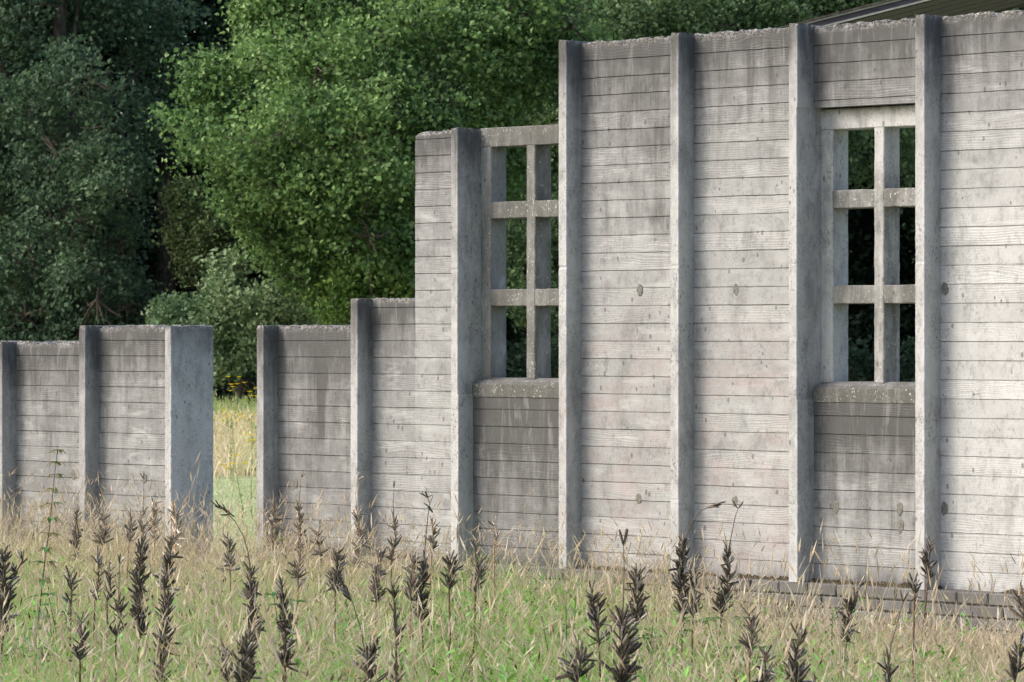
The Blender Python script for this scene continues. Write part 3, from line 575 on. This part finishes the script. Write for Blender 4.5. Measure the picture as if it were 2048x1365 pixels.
# ------------------------------------------------------------------ grasses
def blades(name, P, H, W, bend, cols, seed, label, heads=None, seg=4, lean=None, zoff=0.):
    """one object of many bent blades; P (n,2) ground points"""
    r = np.random.default_rng(seed); n = len(P); az = r.uniform(0, 2 * np.pi, n); d = np.stack([np.cos(az), np.sin(az), 0 * az], 1)
    if lean is not None: d = d + lean; d /= np.linalg.norm(d, axis=1)[:, None] + 1e-9
    fz = r.uniform(0, 2 * np.pi, n); sd = np.stack([np.cos(fz), np.sin(fz), 0 * fz], 1)
    V = np.zeros((n, (seg + 1) * 2, 3)); B = np.column_stack([P, np.zeros(n) - .01 + zoff]); col = np.zeros((n, (seg + 1) * 2, 3))
    bend = bend * r.uniform(.3, 1.3, n)
    for i in range(seg + 1):
        t = i / seg; c = B + d * (H * bend * t ** 1.8)[:, None] + np.array([0, 0, 1]) * (H * (t - .35 * np.minimum(bend, 1.2) * t ** 2.6))[:, None]
        w = (W * (1 - .86 * t ** 1.5))[:, None] * .5
        V[:, 2 * i] = c - sd * w; V[:, 2 * i + 1] = c + sd * w; col[:, 2 * i] = col[:, 2 * i + 1] = cols
        if i == seg: tip = c
        if i == seg - 1: pre = c
    b = np.arange(n)[:, None, None] * (seg + 1) * 2; k = np.arange(seg)[None, :, None] * 2
    Q = (b + k + np.array([0, 1, 3, 2])[None, None]).reshape(-1, 4); V = V.reshape(-1, 3); col = col.reshape(-1, 3)
    if heads is not None:
        hl, hw, hc = heads; dd = tip - pre; dd /= np.linalg.norm(dd, axis=1)[:, None] + 1e-9; nv = len(V); Vs, Qs, Cs = [], [], []
        for a in range(3):
            ang = fz + a * np.pi / 3; s2 = np.stack([np.cos(ang), np.sin(ang), 0 * ang], 1)
            Lh = (hl * r.uniform(.6, 1.3, n))[:, None]; Wh = (hw * r.uniform(.6, 1.3, n))[:, None] * .5
            q = np.stack([tip - dd * Lh * .25, tip + dd * Lh * .2 - s2 * Wh, tip + dd * Lh, tip + dd * Lh * .2 + s2 * Wh], 1)
            Vs.append(q.reshape(-1, 3)); Qs.append(nv + a * n * 4 + np.arange(n * 4).reshape(-1, 4)); Cs.append(np.repeat(hc, 4, axis=0))
        V = np.vstack([V] + Vs); Q = np.vstack([Q] + Qs); col = np.vstack([col] + Cs)
    o = mesh(name, V, Q, None, M['grass'], None, {'Col': col}); tag(o, label, kind='stuff'); o['category'] = 'grass'; return o
def pick(tones, n, r, var=.2):
    t = np.array(tones)[r.integers(0, len(tones), n)]; return t * r.uniform(1 - var, 1 + var, n)[:, None]
def field(n, r, y0=14.2, pad=.9):
    """points on the meadow in front of the wall"""
    out = []; m = 0
    while m < n:
        Z = r.uniform(y0, 30, n); X = r.uniform(-1, 1, n) * (Z * .1347 + pad)
        k = (Z < wallY(X) - .26); P = np.column_stack([X, Z])[k]; out.append(P); m += len(P)
    return np.vstack(out)[:n]
GREEN = [(0.200, 0.403, 0.070), (0.263, 0.482, 0.100), (0.304, 0.526, 0.120), (0.378, 0.538, 0.170), (0.231, 0.403, 0.120)]
TAN = [(.62, .53, .34), (.52, .43, .26), (.70, .62, .43), (.44, .36, .22), (.60, .54, .35)]
r = np.random.default_rng(5)
def greenness(P):
    x = P[:, 0]; d = wallY(x) - P[:, 1]; q = np.column_stack([P, 0 * x])
    g = .57 + .9 * (fbm(q, .9, 61) - .5) + .6 * (fbm(q, 3.2, 62) - .5) + .24 * np.clip(d / 3.5, 0, 1.6) - .12
    g += .20 * np.exp(-((x + .15) / .7) ** 2) - .22 * np.clip((x - 1.4) / 1.2, 0, 1) - .30 * np.exp(-d / .8) * (x < -.6)
    return g
def hscale(P):                       # the sward is taller on the left and shorter by the right plinth
    x = P[:, 0]; d = wallY(x) - P[:, 1]
    cl = .72 + .56 * fbm(np.column_stack([P, 0 * x]), 1.7, 66); rt = np.clip((x - .95) / .5, 0, 1)
    return cl * np.clip(1.15 - .14 * (x + 1.5) / 1.5, .8, 1.35) * (1 - rt * (1 - np.clip(.16 + d * .24, .16, 1))) * (1 + (1 - rt) * .45 * np.exp(-d / .8))
P = field(230000, r); g = greenness(P); k = r.uniform(0, 1, len(P)) < np.clip(g * 1.6 - .22, .05, 1); A = P[k][:130000]
blades('green_grass', A, r.uniform(.10, .34, len(A)) * hscale(A), r.uniform(.002, .0048, len(A)), .55, pick(GREEN, len(A), r), 81, 'green grass blades growing through the meadow')
P = field(230000, r); g = greenness(P); k = r.uniform(0, 1, len(P)) < np.clip(1.25 - g * 1.25, .12, 1); A = P[k][:110000]
blades('dry_grass', A, r.uniform(.10, .36, len(A)) * hscale(A), r.uniform(.0015, .0034, len(A)), .6, pick(TAN, len(A), r), 82, 'straw-coloured dead grass blades in the meadow')
P = field(46000, r); g = greenness(P); k = r.uniform(0, 1, len(P)) < np.clip(1.15 - g * .9, .2, 1); A = P[k][:21000]; n = len(A)
HT = [(.66, .58, .42), (.60, .51, .38), (.70, .63, .50), (.57, .47, .34), (.62, .53, .45)]
blades('seed_grass', A, r.uniform(.22, .58, n) * hscale(A), r.uniform(.0013, .0024, n), .55, pick(TAN, n, r), 83, 'tall dry grass stems with feathery seed heads',
       heads=(r.uniform(.03, .09, n), r.uniform(.004, .010, n), pick(HT, n, r)))
# few very tall stems standing against the wall
P = field(3000, r); A = P[:1500]; n = len(A)
blades('tall_seed_grass', A, r.uniform(.42, .70, n), r.uniform(.0018, .003, n), .3, pick(TAN, n, r), 84, 'few very tall dry grass stems reaching up against the concrete',
       heads=(r.uniform(.05, .10, n), r.uniform(.007, .012, n), pick(HT, n, r)))
P = field(3000, r); A = P[:1800]; n = len(A)
blades('dock_stem', A, r.uniform(.12, .34, n) * hscale(A), r.uniform(.003, .005, n), .3, pick([(.13, .085, .05), (.19, .13, .09), (.10, .08, .06)], n, r), 86, 'brown dead weed stems among the grass',
       heads=(r.uniform(.02, .05, n), r.uniform(.007, .016, n), pick([(.15, .09, .05), (.22, .16, .11)], n, r)))
# broad weed leaves low in the sward
def weeds(n, seed):
    r = np.random.default_rng(seed); mb = MB(); P = field(n * 4, r); g = greenness(P); P = P[r.uniform(0, 1, len(P)) < np.clip(g * 1.8 - .55, .03, 1)][:n]
    for p in P:
        h = r.uniform(.10, .34); k = r.integers(5, 11); c = np.array([.17, .39, .075]) * r.uniform(.75, 1.35) * [r.uniform(.8, 1.4), 1, 1]
        for _ in range(k):
            a = r.uniform(0, 6.28); z = h * r.uniform(.25, 1); d = np.array([math.cos(a), math.sin(a), r.uniform(.1, 1.3)]); L = r.uniform(.04, .10)
            mb.leaf(np.array([p[0] + r.normal(0, .015), p[1] + r.normal(0, .015), z]), d, L, L * r.uniform(.16, .34), c * r.uniform(.8, 1.2), droop=r.uniform(.1, .5), seg=3)
    o = mb.build('weed_leaves', M['plant'], None, True); tag(o, 'bright green broad weed leaves scattered through the meadow', kind='stuff'); o['category'] = 'weeds'
weeds(3200, 91)
# field behind the gap
n = 30000; A = np.column_stack([r.uniform(-11, 3, n), r.uniform(45, 68, n)]); qn = np.column_stack([A, 0 * A[:, 0]])
cc = pick([(.80, .69, .48), (.75, .63, .42), (.84, .75, .57), (.70, .66, .40)], n, r); gr = fbm(qn, .35, 77) + (A[:, 1] > 58) * .14; cc = np.where((gr > .58)[:, None], cc * [.6, .82, .55], cc)
blades('tall_grass', A, r.uniform(.35, .75, n), r.uniform(.008, .018, n), .5, cc, 87, 'tall straw-coloured grass behind the mown strip seen through the gap',
       heads=(r.uniform(.06, .14, n), r.uniform(.012, .025, n), cc * .95))
n = 26000; A = np.column_stack([r.uniform(-9, 2, n), r.uniform(27, 46, n)]); A = A[A[:, 1] > wallY(A[:, 0]) + .7]; n = len(A)
blades('mown_grass', A, r.uniform(.03, .10, n), r.uniform(.006, .012, n), 1., pick([(.42, .49, .25), (.50, .54, .32), (.58, .57, .38), (.34, .42, .19)], n, r), 88, 'short cut grass and clippings on the mown strip', zoff=.05)

# ------------------------------------------------------------------ lupins
def lupin(x, y, xb, yb, label, H=.72, dens=1., pod=.062, tone=1., ext=None, whorl=.027, tangle=1., wide=1.):
    """dead lupin stalk: spike tip at photo (x, y), spike foot near (xb, yb)"""
    r = np.random.default_rng(int(x * 7 + y)); Z = (HC - H) * FPX / (y - HOR); X = (x - CX) / FPX * Z
    lim = wallY(X) - .42
    if Z > lim:
        for _ in range(5): Z = lim; X = (x - CX) / FPX * Z; lim = wallY(X) - .42
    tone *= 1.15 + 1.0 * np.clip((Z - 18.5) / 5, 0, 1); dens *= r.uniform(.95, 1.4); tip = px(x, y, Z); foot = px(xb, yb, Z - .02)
    slope = (foot - tip) / max(.05, tip[2] - foot[2]); base = foot + slope * foot[2] * .6; base[2] = 0; base[1] = Z + .02
    th = thing('lupin', label, 'lupin stalk', tuple(base), 0, 'dead lupin stalks')
    p = [np.zeros(3), (foot - base) * .55 + r.normal(0, .008, 3) * [1, 1, 0], foot - base, (foot + tip) / 2 - base + r.normal(0, .011, 3) * [1, 1, .2], tip - base]
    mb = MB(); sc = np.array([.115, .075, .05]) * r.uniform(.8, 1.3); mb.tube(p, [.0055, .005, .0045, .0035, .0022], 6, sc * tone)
    if ext:
        e = [tip - base] + [px(a, b, Z - .01 * i) - base for i, (a, b) in enumerate(ext)]
        mb.tube([p[-2]] + e, np.linspace(.0034, .0016, len(e) + 1), 5, np.array([.12, .095, .075]) * tone)
    mb.build('stem', M['pod'], th, True)
    pm = MB(); dst = pm; pm.tube([p[2], p[3], p[4]], [.0048, .0042, .003], 5, sc * tone)
    def add_pod(b, d, L):
        d = d / np.linalg.norm(d); s = np.cross(d, [0.1, .2, 1.]); s /= np.linalg.norm(s) + 1e-9; u = np.cross(s, d); k = 6; V = []; w = L * r.uniform(.066, .098); cv = r.uniform(-.12, .22)
        split = r.uniform() < .22
        for i, (t, q) in enumerate(((0, .25), (.18, .8), (.5, 1.), (.8, .95), (.95, .72), (1.02, .3))):
            c = b + d * L * t + u * cv * L * (t * t - t)
            for j in range(k):
                a = j * 2 * math.pi / k; V.append(c + s * w * q * math.cos(a) * .62 + u * w * q * math.sin(a))
        Q = [[i * k + j, i * k + (j + 1) % k, (i + 1) * k + (j + 1) % k, (i + 1) * k + j] for i in range(5) for j in range(k)]
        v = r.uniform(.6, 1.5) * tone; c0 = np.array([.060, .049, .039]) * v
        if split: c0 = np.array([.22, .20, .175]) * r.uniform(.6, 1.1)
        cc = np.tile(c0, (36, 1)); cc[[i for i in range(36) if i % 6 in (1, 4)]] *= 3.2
        dst.add(V, Q, c=cc)
    axis = [p[2], p[3], p[4]]; Ls = np.linalg.norm(p[4] - p[2]); nw = max(3, int(Ls / whorl))
    for i in range(nw + 1):
        t = i / nw; c = (axis[0] * (1 - 2 * t) + axis[1] * 2 * t) if t < .5 else (axis[1] * (2 - 2 * t) + axis[2] * (2 * t - 1))
        for _ in range(r.poisson(12.5 * dens * r.uniform(.35, 1.3) * (1 - .25 * t)) if t < .96 else 3):
            a = r.uniform(0, 2 * math.pi); el = (r.uniform(.55, 1.35) if t < .9 else r.uniform(.7, 1.4)) - (1 - tangle) * .3
            if r.uniform() < .06: el = r.uniform(-.5, .2)
            d = np.array([math.cos(a) * math.cos(el) * wide, math.sin(a) * math.cos(el) * wide, math.sin(el)])
            add_pod(c + np.array([0, 0, r.uniform(-.01, .01)]), d, pod * r.uniform(.55, 1.25) * (1 - .2 * t))
    if ext:
        dst = MB(); q = e[-1]; d = q - e[-2]; d /= np.linalg.norm(d) + 1e-9
        for _ in range(3 if len(ext) < 4 else 9): add_pod(q - d * r.uniform(0, .10) * (len(ext) > 3), d + r.normal(0, .35, 3), pod * .75)
        dst.build('seed_pods', M['pod'], th, True)
    pm.build('seed_pods', M['pod'], th, True); return th
LUP = [
 (283, 1083, 280, 1269, 'tall dense black lupin stalk before the smooth end pier, longest spike at left', dict(H=.80, dens=1.35)),
 (334, 1203, 318, 1368, 'thick black lupin stalk reaching the bottom edge, just right of the longest left spike', dict(H=.62, dens=1.3, pod=.068)),
 (346, 1079, 329, 1180, 'lupin stalk bending right over its foot, right behind the longest left spike', dict(H=.76, dens=.9)),
 (154, 1022, 151, 1114, 'compact dark lupin stalk at the foot of the second low pilaster', dict(H=.70, dens=1.4, pod=.05)),
 (196, 1114, 190, 1200, 'lupin stalk with two loose tufts right of the compact dark one', dict(H=.66, dens=.7)),
 (221, 1147, 214, 1199, 'short lupin stalk with a forked tuft left of the longest left spike', dict(H=.6, dens=.7)),
 (162, 1248, 160, 1318, 'squat dark lupin stalk low in the green at the lower left', dict(H=.58, dens=1., pod=.055)),
 (237, 1209, 231, 1272, 'thin lupin stalk with a bare tip low beside the longest left spike', dict(H=.6, dens=.7, ext=[(238, 1165), (239, 1130)])),
 (139, 1156, 142, 1206, 'sparse lupin stalk with side pods right of the green nettle', dict(H=.62, dens=.45, wide=1.4)),
 (5, 1114, 2, 1270, 'dark lupin stalk cut by the left edge', dict(H=.72, dens=1.1, pod=.07)),
 (44, 1122, 10, 1230, 'leaning lupin stalk with a lone tuft near the left edge', dict(H=.7, dens=.35)),
 (208, 1030, 204, 1088, 'bushy grey-brown lupin stalk in the corner right of the second low pilaster', dict(H=.72, dens=1.6, tone=1.8, wide=1.5)),
 (261, 1031, 258, 1084, 'brownish lupin stalk against the low wall, left of three together', dict(H=.72, dens=.9, tone=1.6)),
 (285, 1026, 286, 1066, 'brownish lupin stalk against the low wall, middle of three together', dict(H=.72, dens=.9, tone=1.6, ext=[(287, 990), (287, 958)])),
 (307, 1003, 309, 1082, 'pale brown lupin stalk against the low wall, right of three together', dict(H=.74, dens=.8, tone=2.2)),
 (347, 1011, 349, 1085, 'bleached grey lupin stalk before the edge of the end pier', dict(H=.74, dens=1.1, tone=3.2)),
 (457, 1082, 460, 1140, 'grey-brown lupin stalk standing in the gap between the walls', dict(H=.66, dens=1.0, tone=1.7)),
 (501, 1144, 507, 1290, 'black lupin stalk whose bare tip bends left across the gap', dict(H=.66, dens=1.3, pod=.066, ext=[(496, 1105), (487, 1073), (470, 1043), (450, 1022), (436, 1013)])),
 (495, 1293, 486, 1370, 'thick black lupin stalk at the bottom edge below the gap', dict(H=.52, dens=1.3, pod=.075)),
 (449, 1302, 456, 1372, 'small forked lupin stalk at the bottom edge left of the thick one', dict(H=.5, dens=.4)),
 (563, 1168, 570, 1333, 'long black lupin stalk with green leaves in its upper half, right of the gap', dict(H=.72, dens=1.2)),
 (548, 1008, 545, 1096, 'brown lupin stalk at the foot of the pilaster right of the gap', dict(H=.74, dens=1.15, tone=1.4)),
 (597, 1013, 600, 1110, 'slim dark lupin stalk in the middle of the dark panel right of the gap', dict(H=.74, dens=.75, tone=1.2, ext=[(600, 980), (602, 955)])),
 (640, 1050, 642, 1110, 'lupin stalk with wide flat whorls near the panel right of the gap', dict(H=.68, dens=.45, wide=1.7, whorl=.05)),
 (714, 1026, 709, 1140, 'shaggy grey lupin stalk before the pilaster of the low step', dict(H=.74, dens=1.4, tone=2., ext=[(711, 990), (714, 960)])),
 (787, 1035, 783, 1120, 'thin lupin stalk with a long bare top against the pale step panel', dict(H=.72, dens=.7, tone=1.3, ext=[(786, 1005), (788, 978)])),
 (863, 1047, 863, 1112, 'small brown lupin stalk left of the first window pilaster', dict(H=.7, dens=.9, tone=1.5)),
 (848, 1120, 843, 1242, 'dark lupin stalk with a long wiry tip left of the first window pilaster', dict(H=.66, dens=1.1, ext=[(852, 1070), (856, 1030), (860, 1008), (853, 990)])),
 (824, 1120, 822, 1200, 'dull grey lupin stalk beside the one with the wiry tip', dict(H=.66, dens=1., tone=1.9)),
 (673, 1111, 670, 1183, 'dense brown lupin stalk in front of the low step of the wall', dict(H=.68, dens=1.4, tone=1.4)),
 (599, 1117, 596, 1172, 'faded lupin stalk half sunk in grass right of the gap', dict(H=.66, dens=1., tone=2.)),
 (762, 1105, 752, 1206, 'lupin stalk with white fluff caught on it, before the pale step panel', dict(H=.68, dens=1.2, tone=2.)),
 (786, 1171, 792, 1368, 'very long knotty lupin stalk running to the bottom edge left of centre', dict(H=.72, dens=.8, whorl=.045)),
 (747, 1292, 741, 1372, 'wide black lupin stalk with two wiry tips at the bottom edge', dict(H=.52, dens=1.2, pod=.078, ext=[(732, 1316), (722, 1260), (705, 1205), (688, 1168)])),
 (901, 1124, 898, 1176, 'short tufted lupin stalk at the foot of the first window pilaster', dict(H=.66, dens=1.1)),
 (957, 1124, 951, 1184, 'brush-like brown lupin stalk below the first window', dict(H=.66, dens=1.4, tone=1.6)),
 (990, 1050, 988, 1094, 'lupin stalk with grey star whorls against the grimy panel', dict(H=.72, dens=.5, tone=2.4, wide=1.5)),
 (1183, 1191, 1198, 1286, 'lupin stalk leaning left in the grass before the first tall panel', dict(H=.66, dens=.95, pod=.07)),
 (1156, 1295, 1153, 1370, 'open lupin stalk with spreading pods at the bottom edge near centre', dict(H=.55, dens=.6, pod=.085, wide=1.3)),
 (1245, 1240, 1241, 1372, 'large open black lupin stalk with a long bare tip at the bottom, right of centre', dict(H=.64, dens=.95, pod=.09, wide=1.25, ext=[(1247, 1190), (1248, 1130), (1247, 1092)])),
 (1272, 1144, 1272, 1248, 'dense black lupin stalk behind the large open one', dict(H=.68, dens=1.3, pod=.066)),
 (1368, 1086, 1366, 1230, 'biggest black lupin stalk, its bare tip arching right over the pale panel', dict(H=.76, dens=1.55, pod=.065, ext=[(1374, 1068), (1385, 1042), (1402, 1022), (1425, 1011), (1443, 1004)])),
 (1456, 1105, 1443, 1224, 'black lupin stalk with a straight bare tip left of the second window pilaster', dict(H=.72, dens=1.3, ext=[(1463, 1070), (1470, 1035), (1476, 1018)])),
 (1388, 1163, 1386, 1230, 'shorter lupin stalk tucked against the biggest one', dict(H=.64, dens=1.2)),
 (1496, 1227, 1499, 1312, 'weathered grey lupin stalk right of the bare-tipped one', dict(H=.6, dens=.95, tone=1.7)),
 (1603, 1263, 1591, 1370, 'dark lupin stalk at the bottom edge before the brick plinth', dict(H=.58, dens=1.1, pod=.072)),
 (1529, 1313, 1526, 1372, 'small black lupin stalk with a hooked tip at the bottom edge', dict(H=.52, dens=1., ext=[(1535, 1325), (1531, 1312)])),
 (1717, 1176, 1693, 1283, 'dense lupin stalk leaning right in front of the brick plinth', dict(H=.6, dens=1.4, pod=.058)),
 (1862, 1090, 1857, 1156, 'lupin stalk with a reddish stem before the last pilaster', dict(H=.74, dens=.9)),
 (1828, 1170, 1829, 1196, 'brown lupin stalk with one claw-like tuft before the last pilaster', dict(H=.66, dens=.8, wide=1.5)),
 (2045, 1185, 2050, 1236, 'lupin stalk cut by the right edge, upper of two', dict(H=.68, dens=.8, pod=.075)),
 (2040, 1288, 2030, 1360, 'black lupin stalk at the right edge, lower of two', dict(H=.56, dens=1.25, pod=.07)),
 (1778, 1328, 1776, 1368, 'slim grey lupin stalk with a leaning bare stem, near the white flowers', dict(H=.5, dens=.5, ext=[(1782, 1290), (1795, 1245), (1806, 1205)])),
]
for (x, y, xb, yb, lab, kw) in LUP: lupin(x, y, xb, yb, lab, **kw)

# ------------------------------------------------------------------ other plants
def ground_at(x, ytip, H):
    Z = (HC - H) * FPX / (ytip - HOR); return px(x, 0, Z)[0], Z
def nettle():
    Z = 18.9; r = np.random.default_rng(3)
    pts = [px(a, b, Z) for a, b in ((64, 1375), (70, 1300), (80, 1210), (90, 1120), (101, 1040), (108, 960), (116, 893))]
    base = pts[0].copy(); base[2] = 0; th = thing('nettle', 'tall nettle with drooping tan flower strings and green leaves before the low wall', 'nettle', tuple(base))
    pts = np.array([base] + pts[1:]) - base; mb = MB(); mb.tube(pts, np.linspace(.0045, .0016, len(pts)), 6, (.10, .08, .07)); mb.build('stem', M['pod'], th, True)
    def along(t):
        q = t * (len(pts) - 1); i = min(int(q), len(pts) - 2); return pts[i] * (1 - q + i) + pts[i + 1] * (q - i)
    for i in range(15):
        t = .12 + .86 * i / 14; p = along(t); a = i * 1.57 + r.uniform(-.3, .3); sc = 1.15 - .6 * t
        for q in (0, math.pi):
            if t > .5 and r.uniform() < .3: continue
            lf = MB(); d = np.array([math.cos(a + q), math.sin(a + q) * .7, r.uniform(-.1, .35)]); g = r.uniform(.8, 1.2)
            lf.leaf(p, d, .10 * sc, .042 * sc, np.array([.10, .24, .06]) * g, droop=.35); lf.build('leaf', M['plant'], th, True)
        if t > .42:
            fl = MB()
            for _ in range(11):
                aa = r.uniform(0, 6.28); L = r.uniform(.04, .085) * (1.1 - .5 * t); d = np.array([math.cos(aa), math.sin(aa), .15]); m = p + d * L * .6; e2 = p + d * L + [0, 0, -L * .55]
                fl.tube([p, m, e2], [.002, .003, .0013], 5, np.array([.36, .29, .15]) * r.uniform(.7, 1.3))
            fl.build('flower_string', M['plant'], th)
nettle()
def herb(name, label, cat, x, ytip, H, n, L, W, col, spread=.12, seed=1, flower=None, up=.4, limp=.2, ybot=None):
    r = np.random.default_rng(seed); X, Z = ground_at(x, ytip, H); lim = wallY(X) - .35
    if Z > lim and Z < 33: Z = lim; H = HC - (ytip - HOR) * Z / FPX
    X = (x - CX) / FPX * Z; th = thing(name, label, cat, (X, Z, 0)); st = MB(); lf = st; fm = MB()
    nst = max(1, int(n / 16))
    for s in range(nst):
        off = r.normal(0, spread * .5, 2); h = H * (1 if s == 0 else r.uniform(.6, .98)); p0 = np.array([off[0] * .4, off[1] * .4, 0]); p1 = np.array([off[0] * .7, off[1] * .7, h * .5]); p2 = np.array([off[0], off[1], h])
        if s == 0: p2[:2] *= .1
        st.tube([p0, p1, p2], [.004, .003, .0015], 5, np.array(col) * .8)
        for i in range(n // nst):
            t = r.uniform(.12, 1.); p = p0 * (1 - t) + p2 * t; a = r.uniform(0, 6.28); d = np.array([math.cos(a), math.sin(a), r.uniform(up - .3, up + .5)])
            lf.leaf(p, d, L * r.uniform(.6, 1.25) * (1.15 - .5 * t), W * r.uniform(.7, 1.2), np.array(col) * r.uniform(.7, 1.35) * [1, 1, r.uniform(.7, 1.2)], droop=limp)
        if flower:
            fc, fr, fn = flower
            for _ in range(fn):
                q = p2 + r.normal(0, fr * 2.2, 3) * [1, 1, .45]
                st.tube([p2 * .9 + p0 * .1, q], [.0012, .001], 4, np.array(col) * .8)
                fm = MB()
                for k in range(7):
                    a = k * .9; d = np.array([math.cos(a), math.sin(a), .5]); fm.leaf(q, d, fr, fr * .6, np.array(fc) * r.uniform(.8, 1.15), seg=2)
                fm.build('flower_head', M['flower'], th)
    st.build('foliage', M['plant'], th, True)
    return th
def palmate(label, x, ytip, H, n, seed, col=(.10, .24, .035)):
    r = np.random.default_rng(seed); X, Z = ground_at(x, ytip, H); Z = min(Z, wallY(X) - .4); X = (x - CX) / FPX * Z
    th = thing('lupin_plant', label, 'lupin leaves', (X, Z, 0)); st = MB(); lf = MB()
    for i in range(n):
        a = r.uniform(0, 6.28); o = r.uniform(.03, .15); h = H * r.uniform(.55, 1.); e2 = np.array([math.cos(a) * o, math.sin(a) * o, h])
        st.tube([np.zeros(3), e2 * [.35, .35, .6], e2], [.003, .0025, .0018], 5, np.array(col) * .9); g = np.array(col) * r.uniform(.75, 1.3)
        for k in range(8):
            lf = MB() if k == 0 else lf; b = k * .785 + r.uniform(-.1, .1); d = np.array([math.cos(b), math.sin(b), r.uniform(.0, .45)]); lf.leaf(e2, d, r.uniform(.055, .085), .017, g * r.uniform(.85, 1.15), droop=.25)
        lf.build('leaf', M['plant'], th, True)
    st.build('stem', M['plant'], th)
palmate('bright green lupin leaves around the foot of the biggest dead stalk', 1345, 1200, .46, 9, 1)
palmate('lupin leaves low left of the biggest dead stalk', 1300, 1268, .36, 6, 2, (.085, .20, .04))
palmate('lupin leaves on the long stalk right of the gap', 572, 1180, .62, 4, 3, (.085, .20, .045))
palmate('yellow-green lupin leaves at the foot of the pilaster right of the gap', 530, 1078, .48, 4, 4, (.16, .26, .04))
palmate('lupin leaves in the grass under the nettle', 120, 1180, .48, 9, 5, (.08, .19, .045))
palmate('lupin leaves at the lower left below the nettle', 60, 1250, .4, 7, 6, (.085, .20, .05))
palmate('lupin leaves right of the bare-tipped stalk', 1440, 1225, .42, 7, 7, (.085, .21, .04))
palmate('lupin leaves low under the grey stalk left of the second window', 1500, 1290, .34, 6, 8, (.10, .24, .05))
palmate('lupin leaves at the bottom edge below the gap', 470, 1290, .36, 6, 9, (.07, .18, .04))
palmate('lupin leaves at the foot of the first window pilaster', 950, 1105, .48, 6, 10, (.14, .27, .05))
herb('thistle', 'leafy green thistle standing in the grass near the centre', 'thistle', 1132, 1182, .52, 64, .085, .018, (.075, .20, .045), .10, 11)
herb('ragwort', 'fresh green leafy weed left of the leaning stalk before the plinth', 'ragwort', 1665, 1216, .48, 70, .07, .016, (.085, .23, .055), .10, 12)
herb('grass_tuft', 'lush bright green grass tuft below the first window', 'grass tuft', 895, 1180, .44, 130, .20, .010, (.085, .24, .03), .22, 13, up=.9, limp=.45)
herb('grass_tuft', 'bright green grass tuft left of the lush one', 'grass tuft', 690, 1205, .38, 90, .17, .009, (.10, .23, .04), .2, 14, up=.9, limp=.45)
herb('grass_tuft', 'bright green grass tuft by the foot of the dark panel', 'grass tuft', 560, 1110, .42, 80, .17, .009, (.13, .25, .05), .22, 19, up=.9, limp=.4)
herb('grass_tuft', 'bright green grass tuft right of the thistle', 'grass tuft', 1310, 1235, .38, 80, .16, .008, (.09, .22, .035), .2, 20, up=.9, limp=.4)
herb('wort', 'yellowish weed with small yellow flowers at the bottom centre', 'wort', 952, 1296, .36, 110, .028, .012, (.13, .15, .03), .16, 15, ((.62, .46, .03), .009, 4))
herb('wort', 'small yellow flowered weed at the bottom edge left of centre', 'wort', 700, 1340, .3, 50, .03, .012, (.11, .2, .04), .14, 16, ((.75, .62, .04), .010, 5))
herb('clover', 'single pink clover head in the dry grass before the plinth', 'clover', 1767, 1298, .34, 14, .03, .016, (.08, .19, .05), .03, 17, ((.62, .18, .34), .016, 3))
herb('yarrow', 'white flowers low in the grass right of the clover', 'yarrow', 1800, 1322, .3, 30, .04, .008, (.09, .19, .06), .08, 18, ((.8, .8, .76), .012, 7))
herb('yarrow', 'white flowers low in the grass left of the clover', 'yarrow', 1712, 1316, .3, 30, .04, .008, (.08, .18, .05), .08, 28, ((.8, .8, .76), .010, 6))
for (x, y, H, sd, lab) in ((470, 772, 1.1, 31, 'yellow ragwort at the far left of the gap by the trees'), (506, 768, 1.15, 32, 'yellow ragwort tallest at the far right of the gap'), (462, 828, .85, 33, 'yellow ragwort halfway up the straw field in the gap'), (505, 873, .8, 34, 'yellow ragwort nearest the mown strip in the gap')):
    Z = (HC - H) * FPX / (y - HOR)
    herb('ragwort', lab, 'ragwort', x, y, H, 33, .09, .02, (.26, .32, .12), .3, sd, ((.85, .68, .02), .05, 5))

# ------------------------------------------------------------------ camera, light
cam = bpy.data.cameras.new('camera'); co = bpy.data.objects.new('camera', cam); COL.objects.link(co); scene.camera = co
co.location = (0, 0, HC); co.rotation_euler = (math.pi / 2, 0, 0); cam.sensor_width = 36; cam.lens = 36 * FPX / 2048; cam.shift_y = (HOR - 682.5) / 2048
cam.dof.use_dof = True; cam.dof.focus_distance = 21.5; cam.dof.aperture_fstop = 13; cam.clip_start = .5; cam.clip_end = 2000
EL = math.radians(38); sunh = np.array([-.985, -.17]); sunh /= np.linalg.norm(sunh)
sd = np.array([sunh[0] * math.cos(EL), sunh[1] * math.cos(EL), math.sin(EL)])
L = bpy.data.lights.new('sun', 'SUN'); L.energy = .85; L.angle = math.radians(24); L.color = (1, 1, .99)
lo = bpy.data.objects.new('sun', L); COL.objects.link(lo)
from mathutils import Vector
lo.rotation_euler = Vector(sd).to_track_quat('Z', 'Y').to_euler(); lo.location = (-20, 0, 30)
w = bpy.data.worlds.new('World'); scene.world = w; w.use_nodes = True; nt = w.node_tree
sky = nt.nodes.new('ShaderNodeTexSky'); sky.sky_type = 'NISHITA'; sky.sun_disc = False; sky.sun_elevation = EL; sky.sun_rotation = math.atan2(sd[0], sd[1])
sky.dust_density = 4.; sky.air_density = 1.; sky.ozone_density = .9
bg = nt.nodes['Background']; bg.inputs[1].default_value = .15; nt.links.new(sky.outputs[0], bg.inputs[0])
vs = scene.view_settings; vs.view_transform = 'Standard'; vs.look = 'None'; vs.exposure = .93; vs.gamma = 1; vs.use_curve_mapping = False
